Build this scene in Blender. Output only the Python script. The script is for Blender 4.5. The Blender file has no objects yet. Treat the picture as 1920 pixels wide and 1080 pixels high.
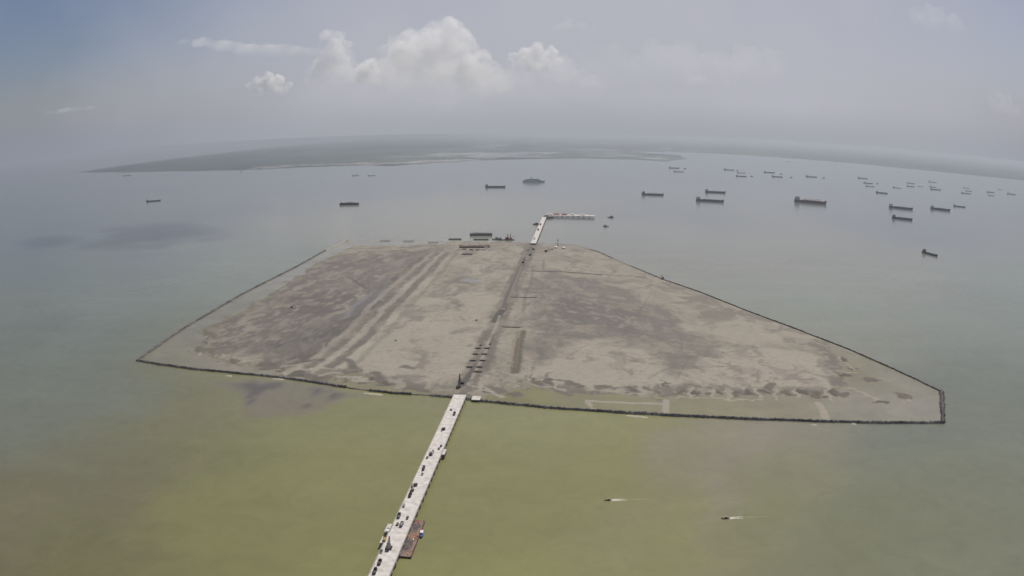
import bpy, math, random
import numpy as np
from mathutils import Vector, Matrix

random.seed(7)
R = math.radians
scene = bpy.context.scene
col = scene.collection

# ------------------------------------------------------------------ camera
F = 1400.0            # focal length of the wide action-camera lens, in photo pixels (photo 1920 px wide)
H = 340.0             # height of the drone over the water
PITCH = 2 * math.asin(290.0 / (2 * F))
cam_d = bpy.data.cameras.new('camera')
cam_d.type = 'PANO'
cam_d.panorama_type = 'FISHEYE_EQUISOLID'
cam_d.sensor_fit = 'HORIZONTAL'
cam_d.sensor_width = 36.0
cam_d.fisheye_lens = 36.0 * F / 1920.0
cam_d.fisheye_fov = math.pi
cam_d.clip_start = 1.0
cam_d.clip_end = 400000.0
cam = bpy.data.objects.new('camera', cam_d)
cam.location = (0, 0, H)
cam.rotation_euler = (math.pi / 2 - PITCH, 0, 0)
col.objects.link(cam)
scene.camera = cam

FWD = Vector((0, math.cos(PITCH), -math.sin(PITCH)))
UPV = Vector((0, math.sin(PITCH), math.cos(PITCH)))


def ray(px, py):
    x, y = (px - 960.0), (540.0 - py)
    r = math.hypot(x, y)
    if r < 1e-6:
        return FWD.copy()
    th = 2 * math.asin(min(1.0, r / (2 * F)))
    s = math.sin(th) / r
    return Vector((1, 0, 0)) * (x * s) + UPV * (y * s) + FWD * math.cos(th)


def at(px, py, z=0.0):
    """point of the place at height z seen at photo pixel (px, py)"""
    d = ray(px, py)
    k = (z - H) / min(d.z, -0.002)
    return Vector((0, 0, H)) + d * k


def ppm(p):
    """photo pixels per metre at a place"""
    return F / (Vector(p) - Vector((0, 0, H))).length


# ------------------------------------------------------------------ render / exposure
scene.render.engine = 'CYCLES'
scene.cycles.use_denoising = True
scene.cycles.max_bounces = 26
scene.cycles.diffuse_bounces = 2
scene.cycles.glossy_bounces = 2
scene.cycles.volume_bounces = 24
scene.cycles.transparent_max_bounces = 4
scene.view_settings.view_transform = 'Standard'
scene.view_settings.look = 'None'
scene.view_settings.gamma = 1.0
scene.view_settings.exposure = 0.0
scene.view_settings.use_curve_mapping = False

# ------------------------------------------------------------------ sun
SUN_EL, SUN_AZ = R(58), R(26)
S = Vector((math.sin(SUN_AZ) * math.cos(SUN_EL), math.cos(SUN_AZ) * math.cos(SUN_EL), math.sin(SUN_EL)))
sun_d = bpy.data.lights.new('sun', 'SUN')
sun_d.energy = 3.8
sun_d.angle = R(1.0)
sun_d.color = (1.0, 0.95, 0.87)
sun = bpy.data.objects.new('sun', sun_d)
sun.rotation_euler = (-S).to_track_quat('-Z', 'Y').to_euler()
sun.location = S * 3000
col.objects.link(sun)

# ------------------------------------------------------------------ world: hazy blue sky with cumulus
world = bpy.data.worlds.new('World')
scene.world = world
world.use_nodes = True
SKY_STRENGTH = 0.1


def build_world():
    nt = world.node_tree
    nt.nodes.clear()
    L = nt.links.new

    def N(t, **kw):
        n = nt.nodes.new(t)
        for k, v in kw.items():
            setattr(n, k, v)
        return n

    def link_in(n, i, v):
        if isinstance(v, bpy.types.NodeSocket):
            L(v, n.inputs[i])
        else:
            n.inputs[i].default_value = v

    def M(op, a, b=0.0, c=0.0, clamp=False):
        n = N('ShaderNodeMath', operation=op, use_clamp=clamp)
        link_in(n, 0, a); link_in(n, 1, b); link_in(n, 2, c)
        return n.outputs[0]

    def VM(op, a, b=(0, 0, 0)):
        n = N('ShaderNodeVectorMath', operation=op)
        link_in(n, 0, a); link_in(n, 1, b)
        return n.outputs['Value'] if op in ('LENGTH', 'DOT_PRODUCT') else n.outputs[0]

    def smooth(x, a, b):
        n = N('ShaderNodeMapRange', interpolation_type='SMOOTHSTEP')
        link_in(n, 0, x); n.inputs[1].default_value = a; n.inputs[2].default_value = b
        return n.outputs[0]

    def mix(f, a, b):
        n = N('ShaderNodeMix', data_type='RGBA')
        link_in(n, 0, f); link_in(n, 6, a); link_in(n, 7, b)
        return n.outputs[2]

    def noise(v, scale, detail, rough, lac=2.0):
        n = N('ShaderNodeTexNoise')
        L(v, n.inputs['Vector'])
        n.inputs['Scale'].default_value = scale
        n.inputs['Detail'].default_value = detail
        n.inputs['Roughness'].default_value = rough
        n.inputs['Lacunarity'].default_value = lac
        return n

    tc = N('ShaderNodeTexCoord')
    sep = N('ShaderNodeSeparateXYZ'); L(tc.outputs['Generated'], sep.inputs[0])
    zc = M('MAXIMUM', sep.outputs[2], 0.012)
    cmb = N('ShaderNodeCombineXYZ')
    L(sep.outputs[0], cmb.inputs[0]); L(sep.outputs[1], cmb.inputs[1]); L(zc, cmb.inputs[2])
    sky = N('ShaderNodeTexSky', sky_type='NISHITA')
    sky.sun_disc = False
    sky.sun_elevation = SUN_EL
    sky.sun_rotation = SUN_AZ
    sky.altitude = 300
    sky.air_density = 1.0
    sky.dust_density = 2.0
    sky.ozone_density = 1.0
    L(cmb.outputs[0], sky.inputs[0])

    az = M('ARCTAN2', sep.outputs[0], sep.outputs[1])
    el = M('ARCSINE', sep.outputs[2])
    cv = N('ShaderNodeCombineXYZ')
    L(M('MULTIPLY', az, 10.0), cv.inputs[0]); L(M('MULTIPLY', el, 10.0), cv.inputs[1])
    P0 = cv.outputs[0]

    def pc(px, py):
        d = ray(px, py)
        return math.atan2(d.x, d.y) * 10, math.asin(d.z) * 10

    # veil of humid haze and thin stratus, thicker low down
    vn = noise(P0, 0.45, 3, 0.55)
    cx, cy = pc(1180, 190)
    bank = M('SUBTRACT', 1.0, VM('LENGTH', VM('MULTIPLY', VM('SUBTRACT', P0, (cx, cy, 0)), (1 / 9.0, 1 / 6.0, 0))), clamp=True)
    low = smooth(el, 0.13, 0.0)
    veil = M('ADD', M('MULTIPLY', smooth(bank, 0.0, 0.75), 0.92),
             M('MULTIPLY', M('SUBTRACT', vn.outputs[0], 0.5), 0.6), clamp=True)
    k = 1.0 / SKY_STRENGTH
    base = N('ShaderNodeVectorMath', operation='MULTIPLY')
    L(sky.outputs[0], base.inputs[0]); base.inputs[1].default_value = (0.61, 0.575, 0.62)
    haze_c = (0.458 * k, 0.464 * k, 0.518 * k, 1)
    c = mix(M('MULTIPLY', low, 0.9), base.outputs[0], (0.262 * k, 0.283 * k, 0.338 * k, 1))
    c = mix(veil, c, haze_c)
    c = mix(M('MULTIPLY', smooth(el, 0.055, 0.0), 0.92), c, mix(smooth(bank, 0.0, 0.6), (0.262 * k, 0.282 * k, 0.334 * k, 1), (0.362 * k, 0.378 * k, 0.418 * k, 1)))
    bg = N('ShaderNodeBackground'); bg.inputs['Strength'].default_value = SKY_STRENGTH
    L(c, bg.inputs['Color'])
    out = N('ShaderNodeOutputWorld'); L(bg.outputs[0], out.inputs[0])


build_world()


# ------------------------------------------------------------------ helpers
def tag(o, label=None, cat=None, group=None, kind=None):
    if label: o['label'] = label
    if cat: o['category'] = cat
    if group: o['group'] = group
    if kind: o['kind'] = kind
    return o


MATS = {}


def mat(name, rgb, rough=0.8, var=0.15, scale=0.5, metal=0.0, spec=0.3, rust=None, rust_amt=0.45):
    """plain painted / mineral surface: base colour broken up by noise, optional rust patches"""
    if name in MATS:
        return MATS[name]
    m = bpy.data.materials.new(name)
    m.use_nodes = True
    nt = m.node_tree
    b = nt.nodes['Principled BSDF']
    b.inputs['Roughness'].default_value = rough
    b.inputs['Metallic'].default_value = metal
    b.inputs['Specular IOR Level'].default_value = spec
    tc = nt.nodes.new('ShaderNodeNewGeometry')
    n = nt.nodes.new('ShaderNodeTexNoise')
    n.inputs['Scale'].default_value = scale
    n.inputs['Detail'].default_value = 5
    nt.links.new(tc.outputs['Position'], n.inputs['Vector'])
    r = nt.nodes.new('ShaderNodeValToRGB')
    r.color_ramp.elements[0].position = 0.3
    r.color_ramp.elements[1].position = 0.7
    r.color_ramp.elements[0].color = tuple(c * (1 - var) for c in rgb) + (1,)
    r.color_ramp.elements[1].color = tuple(min(1, c * (1 + var)) for c in rgb) + (1,)
    nt.links.new(n.outputs[0], r.inputs[0])
    out = r.outputs[0]
    if rust:
        n2 = nt.nodes.new('ShaderNodeTexNoise')
        n2.inputs['Scale'].default_value = scale * 0.6
        n2.inputs['Detail'].default_value = 6
        nt.links.new(tc.outputs['Position'], n2.inputs['Vector'])
        mr = nt.nodes.new('ShaderNodeMapRange')
        mr.inputs[1].default_value = 1 - rust_amt - 0.06
        mr.inputs[2].default_value = 1 - rust_amt + 0.1
        nt.links.new(n2.outputs[0], mr.inputs[0])
        mx = nt.nodes.new('ShaderNodeMix'); mx.data_type = 'RGBA'
        nt.links.new(mr.outputs[0], mx.inputs[0])
        nt.links.new(out, mx.inputs[6])
        mx.inputs[7].default_value = tuple(rust) + (1,)
        out = mx.outputs[2]
    nt.links.new(out, b.inputs['Base Color'])
    MATS[name] = m
    return m


class MB:
    """collects shapes; build() links them as ONE mesh object"""

    def __init__(s):
        s.v, s.f = [], []

    def add(s, vs, fs):
        n = len(s.v)
        s.v += [tuple(v) for v in vs]
        s.f += [tuple(i + n for i in f) for f in fs]
        return s

    def box(s, c, d, rz=0.0, top=(1, 1), shift=(0, 0)):
        """centre of the base c, size d, rotation about z, taper of the top"""
        x, y, z = d
        cr, sr = math.cos(rz), math.sin(rz)
        vs = []
        for k, (tx, ty, ox, oy) in ((0, (1, 1, 0, 0)), (1, (top[0], top[1], shift[0], shift[1]))):
            for sx, sy in ((-1, -1), (1, -1), (1, 1), (-1, 1)):
                X, Y = sx * x / 2 * tx + ox, sy * y / 2 * ty + oy
                vs.append((c[0] + X * cr - Y * sr, c[1] + X * sr + Y * cr, c[2] + k * z))
        return s.add(vs, [(3, 2, 1, 0), (4, 5, 6, 7), (0, 1, 5, 4), (1, 2, 6, 5), (2, 3, 7, 6), (3, 0, 4, 7)])

    def bar(s, a, b, w, h=None):
        """square bar between two points"""
        a, b = Vector(a), Vector(b)
        h = h or w
        d = (b - a).normalized()
        up = Vector((0, 0, 1)) if abs(d.z) < 0.95 else Vector((1, 0, 0))
        x = d.cross(up).normalized(); y = x.cross(d)
        vs = []
        for p in (a, b):
            for i, j in ((-1, -1), (1, -1), (1, 1), (-1, 1)):
                vs.append(p + x * (i * w / 2) + y * (j * h / 2))
        return s.add(vs, [(3, 2, 1, 0), (4, 5, 6, 7), (0, 1, 5, 4), (1, 2, 6, 5), (2, 3, 7, 6), (3, 0, 4, 7)])

    def cyl(s, a, b, r, r2=None, n=10):
        a, b = Vector(a), Vector(b)
        r2 = r if r2 is None else r2
        d = (b - a).normalized()
        up = Vector((0, 0, 1)) if abs(d.z) < 0.95 else Vector((1, 0, 0))
        x = d.cross(up).normalized(); y = x.cross(d)
        vs = []
        for p, q in ((a, r), (b, r2)):
            for i in range(n):
                t = 2 * math.pi * i / n
                vs.append(p + x * (q * math.cos(t)) + y * (q * math.sin(t)))
        fs = [(i, (i + 1) % n, n + (i + 1) % n, n + i) for i in range(n)]
        fs += [tuple(range(n))[::-1], tuple(range(n, 2 * n))]
        return s.add(vs, fs)

    def loft(s, rings, cap=True):
        n = len(rings[0])
        vs = [p for r in rings for p in r]
        fs = []
        for k in range(len(rings) - 1):
            for i in range(n):
                j = (i + 1) % n
                fs.append((k * n + i, k * n + j, (k + 1) * n + j, (k + 1) * n + i))
        if cap:
            fs.append(tuple(range(n))[::-1])
            fs.append(tuple(range((len(rings) - 1) * n, len(rings) * n)))
        return s.add(vs, fs)

    def mound(s, c, rx, ry, h, n=12, rings=4, seed=0, rz=0.0):
        rnd = random.Random(seed)
        vs = []
        cr, sr = math.cos(rz), math.sin(rz)
        for k in range(rings):
            t = k / rings
            for i in range(n):
                a = 2 * math.pi * i / n
                q = (1 - t) * (1 + rnd.uniform(-.12, .12))
                X, Y = rx * q * math.cos(a), ry * q * math.sin(a)
                vs.append((c[0] + X * cr - Y * sr, c[1] + X * sr + Y * cr, c[2] + h * (t ** 0.8) * (1 + rnd.uniform(-.1, .1))))
        vs.append((c[0], c[1], c[2] + h))
        fs = []
        for k in range(rings - 1):
            for i in range(n):
                j = (i + 1) % n
                fs.append((k * n + i, k * n + j, (k + 1) * n + j, (k + 1) * n + i))
        for i in range(n):
            fs.append(((rings - 1) * n + i, (rings - 1) * n + (i + 1) % n, rings * n))
        fs.append(tuple(range(n))[::-1])
        return s.add(vs, fs)

    def mesh(s, name, m):
        me = bpy.data.meshes.new(name)
        me.from_pydata(s.v, [], s.f)
        me.materials.append(m)
        me.update()
        return me

    def build(s, name, m, parent=None, loc=None, rz=0.0, smooth=False):
        me = s.mesh(name, m)
        if smooth:
            me.polygons.foreach_set('use_smooth', [True] * len(me.polygons))
        o = bpy.data.objects.new(name, me)
        col.objects.link(o)
        if parent is not None:
            o.parent = parent
        if loc is not None:
            o.location = loc
        o.rotation_euler.z = rz
        return o


def empty(name, loc, rz=0.0):
    o = bpy.data.objects.new(name, None)
    o.location = loc
    o.rotation_euler.z = rz
    o.empty_display_size = 1
    col.objects.link(o)
    return o


def inst(name, me, parent, loc, rz=0.0):
    o = bpy.data.objects.new(name, me)
    col.objects.link(o)
    o.parent = parent
    o.location = loc
    o.rotation_euler.z = rz
    return o


# ---- numpy noise
_rng = np.random.RandomState(11)
_LAT = _rng.rand(256, 256).astype(np.float32)


def vnoise(x, y):
    xi = np.floor(x).astype(np.int64); yi = np.floor(y).astype(np.int64)
    fx = (x - xi); fy = (y - yi)
    fx = fx * fx * fx * (fx * (fx * 6 - 15) + 10); fy = fy * fy * fy * (fy * (fy * 6 - 15) + 10)
    a = _LAT[yi % 256, xi % 256]; b = _LAT[yi % 256, (xi + 1) % 256]
    c = _LAT[(yi + 1) % 256, xi % 256]; d = _LAT[(yi + 1) % 256, (xi + 1) % 256]
    return (a * (1 - fx) + b * fx) * (1 - fy) + (c * (1 - fx) + d * fx) * fy


def fbm(x, y, scale, octaves=5, gain=0.5, seed=0):
    s = np.zeros_like(x, dtype=np.float64); amp = 1.0; tot = 0.0; f = 1.0 / scale
    for o in range(octaves):
        ca, sa = math.cos(0.6 * o + seed), math.sin(0.6 * o + seed)
        s += amp * vnoise((x * ca - y * sa) * f + 17.3 * (o + seed), (x * sa + y * ca) * f + 9.1 * (o + 3 * seed))
        tot += amp; amp *= gain; f *= 2.03
    return s / tot


def sstep(a, b, x):
    t = np.clip((x - a) / (b - a), 0, 1)
    return t * t * (3 - 2 * t)


def wpts(pts, z=0.0):
    return np.array([[at(x, y, z).x, at(x, y, z).y] for x, y in pts])


def seg_dist(x, y, P, closed=False):
    d = np.full(x.shape, 1e9)
    n = len(P)
    for i in range(n if closed else n - 1):
        a = P[i]; b = P[(i + 1) % n]
        ab = b - a
        L2 = max(ab @ ab, 1e-9)
        t = np.clip(((x - a[0]) * ab[0] + (y - a[1]) * ab[1]) / L2, 0, 1)
        dx = x - (a[0] + t * ab[0]); dy = y - (a[1] + t * ab[1])
        d = np.minimum(d, dx * dx + dy * dy)
    return np.sqrt(d)


def inside(x, y, P):
    c = np.zeros(x.shape, dtype=bool)
    n = len(P)
    for i in range(n):
        x1, y1 = P[i]; x2, y2 = P[(i + 1) % n]
        if y1 == y2:
            continue
        k = ((y1 > y) != (y2 > y)) & (x < (x2 - x1) * (y - y1) / (y2 - y1) + x1)
        c ^= k
    return c


def sdf(x, y, P):
    """signed distance, positive inside"""
    d = seg_dist(x, y, P, True)
    return np.where(inside(x, y, P), d, -d)


def axis_graded(core0, core1, step, end0, end1, grow=1.12):
    a = list(np.arange(core0, core1 + step, step))
    s = step
    lo = []; p = a[0]
    while p > end0:
        s *= grow; p -= s; lo.append(max(p, end0))
    s = step; hi = []; p = a[-1]
    while p < end1:
        s *= grow; p += s; hi.append(min(p, end1))
    return np.array(lo[::-1] + a + hi)


def grid_obj(name, xs, ys, zfun_or_arr, colors, m, keep=None, alpha=None):
    """height sheet over the axes xs, ys; colours become the point attribute 'tint'"""
    nx, ny = len(xs), len(ys)
    X, Y = np.meshgrid(xs, ys)
    Z = zfun_or_arr
    idx = np.arange(nx * ny).reshape(ny, nx)
    q = np.stack([idx[:-1, :-1], idx[:-1, 1:], idx[1:, 1:], idx[1:, :-1]], -1).reshape(-1, 4)
    if keep is not None:
        kf = keep.reshape(-1)
        q = q[kf[q].any(axis=1)]
    used = np.zeros(nx * ny, bool); used[q.reshape(-1)] = True
    remap = np.cumsum(used) - 1
    q = remap[q]
    co = np.stack([X, Y, Z], -1).reshape(-1, 3)[used]
    me = bpy.data.meshes.new(name)
    me.vertices.add(len(co)); me.vertices.foreach_set('co', co.astype(np.float32).reshape(-1))
    me.loops.add(q.size); me.loops.foreach_set('vertex_index', q.astype(np.int32).reshape(-1))
    me.polygons.add(len(q))
    me.polygons.foreach_set('loop_start', np.arange(0, q.size, 4, dtype=np.int32))
    me.polygons.foreach_set('use_smooth', np.ones(len(q), bool))
    me.update(calc_edges=True)
    at_ = me.attributes.new('tint', 'FLOAT_COLOR', 'POINT')
    c4 = np.ones((len(co), 4), np.float32)
    c4[:, :3] = colors.reshape(-1, 3)[used]
    if alpha is not None:
        c4[:, 3] = alpha.reshape(-1)[used]
    at_.data.foreach_set('color', c4.reshape(-1))
    me.materials.append(m)
    me.validate()
    o = bpy.data.objects.new(name, me)
    col.objects.link(o)
    return o


def ground_mat(name, fine_scale, fine_var, rough_dry=0.95, rough_wet=0.35, bump=0.3, bump_scale=0.4, spec=0.3):
    m = bpy.data.materials.new(name); m.use_nodes = True
    nt = m.node_tree; b = nt.nodes['Principled BSDF']; L = nt.links.new
    a = nt.nodes.new('ShaderNodeAttribute'); a.attribute_name = 'tint'
    tc = nt.nodes.new('ShaderNodeTexCoord')
    n = nt.nodes.new('ShaderNodeTexNoise'); n.inputs['Scale'].default_value = fine_scale; n.inputs['Detail'].default_value = 6; n.inputs['Roughness'].default_value = 0.65
    L(tc.outputs['Object'], n.inputs['Vector'])
    mr = nt.nodes.new('ShaderNodeMapRange'); mr.inputs[1].default_value = 0.3; mr.inputs[2].default_value = 0.7
    mr.inputs[3].default_value = 1 - fine_var; mr.inputs[4].default_value = 1 + fine_var
    L(n.outputs[0], mr.inputs[0])
    vm = nt.nodes.new('ShaderNodeVectorMath'); vm.operation = 'SCALE'
    L(a.outputs['Color'], vm.inputs[0]); L(mr.outputs[0], vm.inputs[3])
    L(vm.outputs[0], b.inputs['Base Color'])
    mr2 = nt.nodes.new('ShaderNodeMapRange'); mr2.inputs[3].default_value = rough_dry; mr2.inputs[4].default_value = rough_wet
    L(a.outputs['Alpha'], mr2.inputs[0]); L(mr2.outputs[0], b.inputs['Roughness'])
    b.inputs['Specular IOR Level'].default_value = spec
    n2 = nt.nodes.new('ShaderNodeTexNoise'); n2.inputs['Scale'].default_value = bump_scale; n2.inputs['Detail'].default_value = 4
    L(tc.outputs['Object'], n2.inputs['Vector'])
    bp = nt.nodes.new('ShaderNodeBump'); bp.inputs['Strength'].default_value = bump; bp.inputs['Distance'].default_value = 0.6
    L(n2.outputs[0], bp.inputs['Height']); L(bp.outputs[0], b.inputs['Normal'])
    return m


# ------------------------------------------------------------------ the sea
def water_mat(name, wave=0.05, rough=0.16):
    m = bpy.data.materials.new(name); m.use_nodes = True
    nt = m.node_tree; b = nt.nodes['Principled BSDF']; L = nt.links.new
    a = nt.nodes.new('ShaderNodeAttribute'); a.attribute_name = 'tint'
    tc = nt.nodes.new('ShaderNodeTexCoord')
    mp = nt.nodes.new('ShaderNodeMapping'); mp.inputs['Scale'].default_value = (0.0035, 0.012, 1)
    mp.inputs['Rotation'].default_value = (0, 0, R(8))
    L(tc.outputs['Object'], mp.inputs[0])
    n = nt.nodes.new('ShaderNodeTexNoise'); n.inputs['Scale'].default_value = 1.0; n.inputs['Detail'].default_value = 7; n.inputs['Roughness'].default_value = 0.6
    n.inputs['Distortion'].default_value = 0.6
    L(mp.outputs[0], n.inputs['Vector'])
    mr = nt.nodes.new('ShaderNodeMapRange'); mr.inputs[1].default_value = 0.3; mr.inputs[2].default_value = 0.7; mr.inputs[3].default_value = 0.955; mr.inputs[4].default_value = 1.045
    L(n.outputs[0], mr.inputs[0])
    # fine ripple texture put into the colour: small curls a few metres to tens of metres wide
    n3 = nt.nodes.new('ShaderNodeTexNoise'); n3.inputs['Scale'].default_value = 0.03; n3.inputs['Detail'].default_value = 8; n3.inputs['Roughness'].default_value = 0.72; n3.inputs['Distortion'].default_value = 1.2
    L(tc.outputs['Object'], n3.inputs['Vector'])
    m3 = nt.nodes.new('ShaderNodeMapRange'); m3.inputs[1].default_value = 0.3; m3.inputs[2].default_value = 0.7; m3.inputs[3].default_value = 0.92; m3.inputs[4].default_value = 1.08
    L(n3.outputs[0], m3.inputs[0])
    mm = nt.nodes.new('ShaderNodeMath'); mm.operation = 'MULTIPLY'
    L(mr.outputs[0], mm.inputs[0]); L(m3.outputs[0], mm.inputs[1])
    vm = nt.nodes.new('ShaderNodeVectorMath'); vm.operation = 'SCALE'
    L(a.outputs['Color'], vm.inputs[0]); L(mm.outputs[0], vm.inputs[3])
    L(vm.outputs[0], b.inputs['Base Color'])
    b.inputs['Roughness'].default_value = rough
    b.inputs['IOR'].default_value = 1.33
    w = nt.nodes.new('ShaderNodeTexNoise'); w.inputs['Scale'].default_value = 0.35; w.inputs['Detail'].default_value = 5; w.inputs['Roughness'].default_value = 0.7
    L(tc.outputs['Object'], w.inputs['Vector'])
    bp = nt.nodes.new('ShaderNodeBump'); bp.inputs['Strength'].default_value = wave; bp.inputs['Distance'].default_value = 1.0
    L(w.outputs[0], bp.inputs['Height']); L(bp.outputs[0], b.inputs['Normal'])
    return m


def lin(r, g, b):
    f = lambda c: (c / 255 / 12.92) if c <= 10 else (((c / 255) + 0.055) / 1.055) ** 2.4
    return np.array([f(r), f(g), f(b)])


# sediment zones of the water (photo pixel of the zone's middle, own colour of the water there)
OLIVE = np.array([0.218, 0.216, 0.086])
OLIVE_D = np.array([0.158, 0.150, 0.067])
BROWN = np.array([0.158, 0.144, 0.080])
SILT = np.array([0.245, 0.220, 0.168])
TEAL = np.array([0.188, 0.214, 0.164])
TEAL_D = np.array([0.155, 0.170, 0.124])
DEEP = np.array([0.132, 0.156, 0.160])
SHOAL = np.array([0.225, 0.225, 0.182])
zones = [(1000, 1010, OLIVE), (850, 900, OLIVE), (1150, 850, OLIVE), (560, 1000, OLIVE * .92), (500, 850, OLIVE * .88), (250, 1000, OLIVE_D),
         (60, 1050, OLIVE_D), (100, 870, BROWN), (280, 830, BROWN), (120, 720, TEAL_D), (60, 600, TEAL_D), (200, 560, TEAL), (250, 640, TEAL_D), (450, 500, TEAL), (640, 425, SHOAL * .95), (850, 425, SHOAL),
         (60, 450, DEEP), (350, 430, DEEP * .93), (150, 360, DEEP), (700, 350, DEEP), (1000, 320, DEEP), (1250, 410, DEEP), (1700, 420, DEEP),
         (1200, 440, SHOAL * .97), (1400, 490, SHOAL), (1650, 490, SHOAL * .97), (1500, 570, TEAL * 1.1), (1750, 620, TEAL), (1880, 560, TEAL),
         (1870, 760, TEAL_D), (1880, 900, TEAL_D * 1.03), (1860, 1050, TEAL_D * np.array([1.1, 1.03, .8])), (1500, 840, SILT), (1650, 830, SILT * .92), (1350, 820, SILT), (1350, 950, OLIVE), (1600, 1000, OLIVE * np.array([.88, .9, 1.0])),
         (1150, 790, OLIVE * 1.02), (700, 790, OLIVE), (420, 740, BROWN * np.array([1.1, 1.12, .95]))]


def logpol(x, y):
    d = np.sqrt(x * x + y * y) + 200
    return np.arctan2(x, np.maximum(y, 1.0)) * 2.4, np.log(d)


def sea_color(X, Y):
    wx = (fbm(X, Y, 600, 6, .58, seed=2) - .5) * 620; wy = (fbm(X, Y, 600, 6, .58, seed=5) - .5) * 620
    u, v = logpol(X + wx, Y + wy)
    num = np.zeros(X.shape + (3,)); den = np.zeros(X.shape)
    for (px, py, c) in zones:
        p = at(px, py)
        a, b = logpol(np.array(p.x), np.array(p.y))
        w = 1.0 / ((u - a) ** 2 + (v - b) ** 2 + 0.03) ** 1.7
        num += w[..., None] * c; den += w
    C = num / den[..., None]
    # far out the open sea has one colour
    D = np.sqrt(X * X + Y * Y)
    far = sstep(3500, 6000, D)[..., None]
    C = C * (1 - far) + DEEP * far
    C *= (0.915 + 0.17 * fbm(X, Y * 1.5, 300, 6, .6, seed=8))[..., None]
    # mud plume leaking out under the front bund
    P = wpts([(400, 712), (430, 748), (475, 776), (540, 782), (605, 770), (660, 748), (705, 740), (640, 722), (560, 712), (480, 704)])
    n1 = (fbm(X, Y, 40, 5, seed=4) - .5)
    s = sdf(X + n1 * 60, Y + (fbm(X, Y, 40, 5, seed=6) - .5) * 60, P)
    k = sstep(-10, 14, s) * (0.55 + 0.7 * fbm(X * 1.6, Y * 0.8, 34, 5, seed=9)).clip(0, 1)
    core = sstep(.45, .62, fbm(X * 1.5, Y * .7, 48, 4, seed=12)) * sstep(5, 25, s)
    k = (k * .95)[..., None]
    C = C * (1 - k) + np.array([0.185, 0.160, 0.116]) * k
    core = (core * .9)[..., None]
    C = C * (1 - core) + np.array([0.100, 0.087, 0.073]) * core
    # darker patches in the water colour, far left
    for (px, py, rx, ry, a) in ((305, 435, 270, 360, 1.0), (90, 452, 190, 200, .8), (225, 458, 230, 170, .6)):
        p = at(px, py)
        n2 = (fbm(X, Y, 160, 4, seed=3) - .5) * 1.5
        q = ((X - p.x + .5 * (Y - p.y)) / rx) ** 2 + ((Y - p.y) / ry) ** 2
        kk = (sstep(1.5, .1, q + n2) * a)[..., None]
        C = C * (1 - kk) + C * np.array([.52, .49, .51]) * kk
    return C * 0.91


sx = axis_graded(-1300, 1400, 9, -90000, 90000)
sy = axis_graded(420, 2700, 9, -20000, 120000)
SX, SY = np.meshgrid(sx, sy)
M_WATER = water_mat('sea_water')
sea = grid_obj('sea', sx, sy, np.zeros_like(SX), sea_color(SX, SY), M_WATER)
tag(sea, 'turbid olive and grey-blue sea around the reclaimed island', 'sea', kind='structure')

# ------------------------------------------------------------------ the reclaimed island
FRONT = [(258, 676), (300, 684), (360, 692), (430, 699), (500, 705), (560, 713), (620, 722), (680, 731), (740, 738), (800, 741), (850, 745), (900, 752), (960, 758), (1030, 765), (1100, 770), (1250, 779), (1400, 786), (1550, 791), (1660, 793), (1768, 793)]
LEFT = [(258, 676), (340, 619), (450, 554), (560, 498), (610, 470), (640, 455), (655, 447)]
RIGHT = [(1765, 735), (1690, 699), (1600, 659), (1500, 620), (1400, 583), (1310, 547), (1245, 525), (1180, 498), (1120, 472), (1080, 461), (1040, 457)]
SIDE = [(1768, 793), (1765, 735)]
BACK = [(1000, 456), (940, 453), (860, 452), (760, 450), (655, 447)]
ring = FRONT[:-1] + SIDE + RIGHT[1:] + BACK[:-1] + LEFT[::-1][:-1]
RING = wpts(ring)

ix = np.arange(RING[:, 0].min() - 6, RING[:, 0].max() + 6, 1.9)
iy = []
yy = RING[:, 1].min() - 8
while yy < RING[:, 1].max() + 10:
    iy.append(yy); yy += 1.9 * (yy / 900.0) ** 1.4
iy = np.array(iy)
IX, IY = np.meshgrid(ix, iy)
DIN = sdf(IX, IY, RING)
keep = DIN > -2.0

SAND = np.array([0.278, 0.250, 0.200])
SAND_P = np.array([0.345, 0.312, 0.252])
MUD = np.array([0.126, 0.109, 0.092])
MUD_D = np.array([0.088, 0.076, 0.066])
OLV = np.array([0.175, 0.160, 0.080])
GREYW = np.array([0.235, 0.222, 0.200])

n_big = fbm(IX, IY, 130, 5, seed=1)
wxa = (fbm(IX, IY, 60, 5, seed=21) - .5); wya = (fbm(IX, IY, 60, 5, seed=27) - .5)
wxs = (fbm(IX, IY, 14, 4, seed=31) - .5); wys = (fbm(IX, IY, 14, 4, seed=37) - .5)
# tidal streaks run along the fill direction
streak = fbm(IX * 1.0 + 30 * wxa, IY * 0.42 + 40 * wya, 17, 5, gain=.55, seed=41)
rid = 1 - np.abs(2 * fbm(IX + 40 * wxa, IY * .5 + 40 * wya, 26, 4, seed=45) - 1)
# fill was pumped out along the corridor: rills run away from it on both sides
pc0, pc1 = at(872, 728), at(1000, 456)
cdir = Vector((pc1.x - pc0.x, pc1.y - pc0.y)).normalized()
side = (IX - pc0.x) * cdir.y - (IY - pc0.y) * cdir.x          # >0 right of the corridor
rt = sstep(-20, 40, side)


def flow(ang_l, ang_r, scale, octs, seed, aniso=3.2):
    out = []
    for ang in (ang_l, ang_r):
        c_, s_ = math.cos(ang), math.sin(ang)
        a_ = (IX * c_ + IY * s_) / aniso; b_ = -IX * s_ + IY * c_
        out.append(fbm(a_ + 12 * wxa, b_ + 12 * wya, scale, octs, .58, seed))
    return out[0] * (1 - rt) + out[1] * rt


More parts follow.
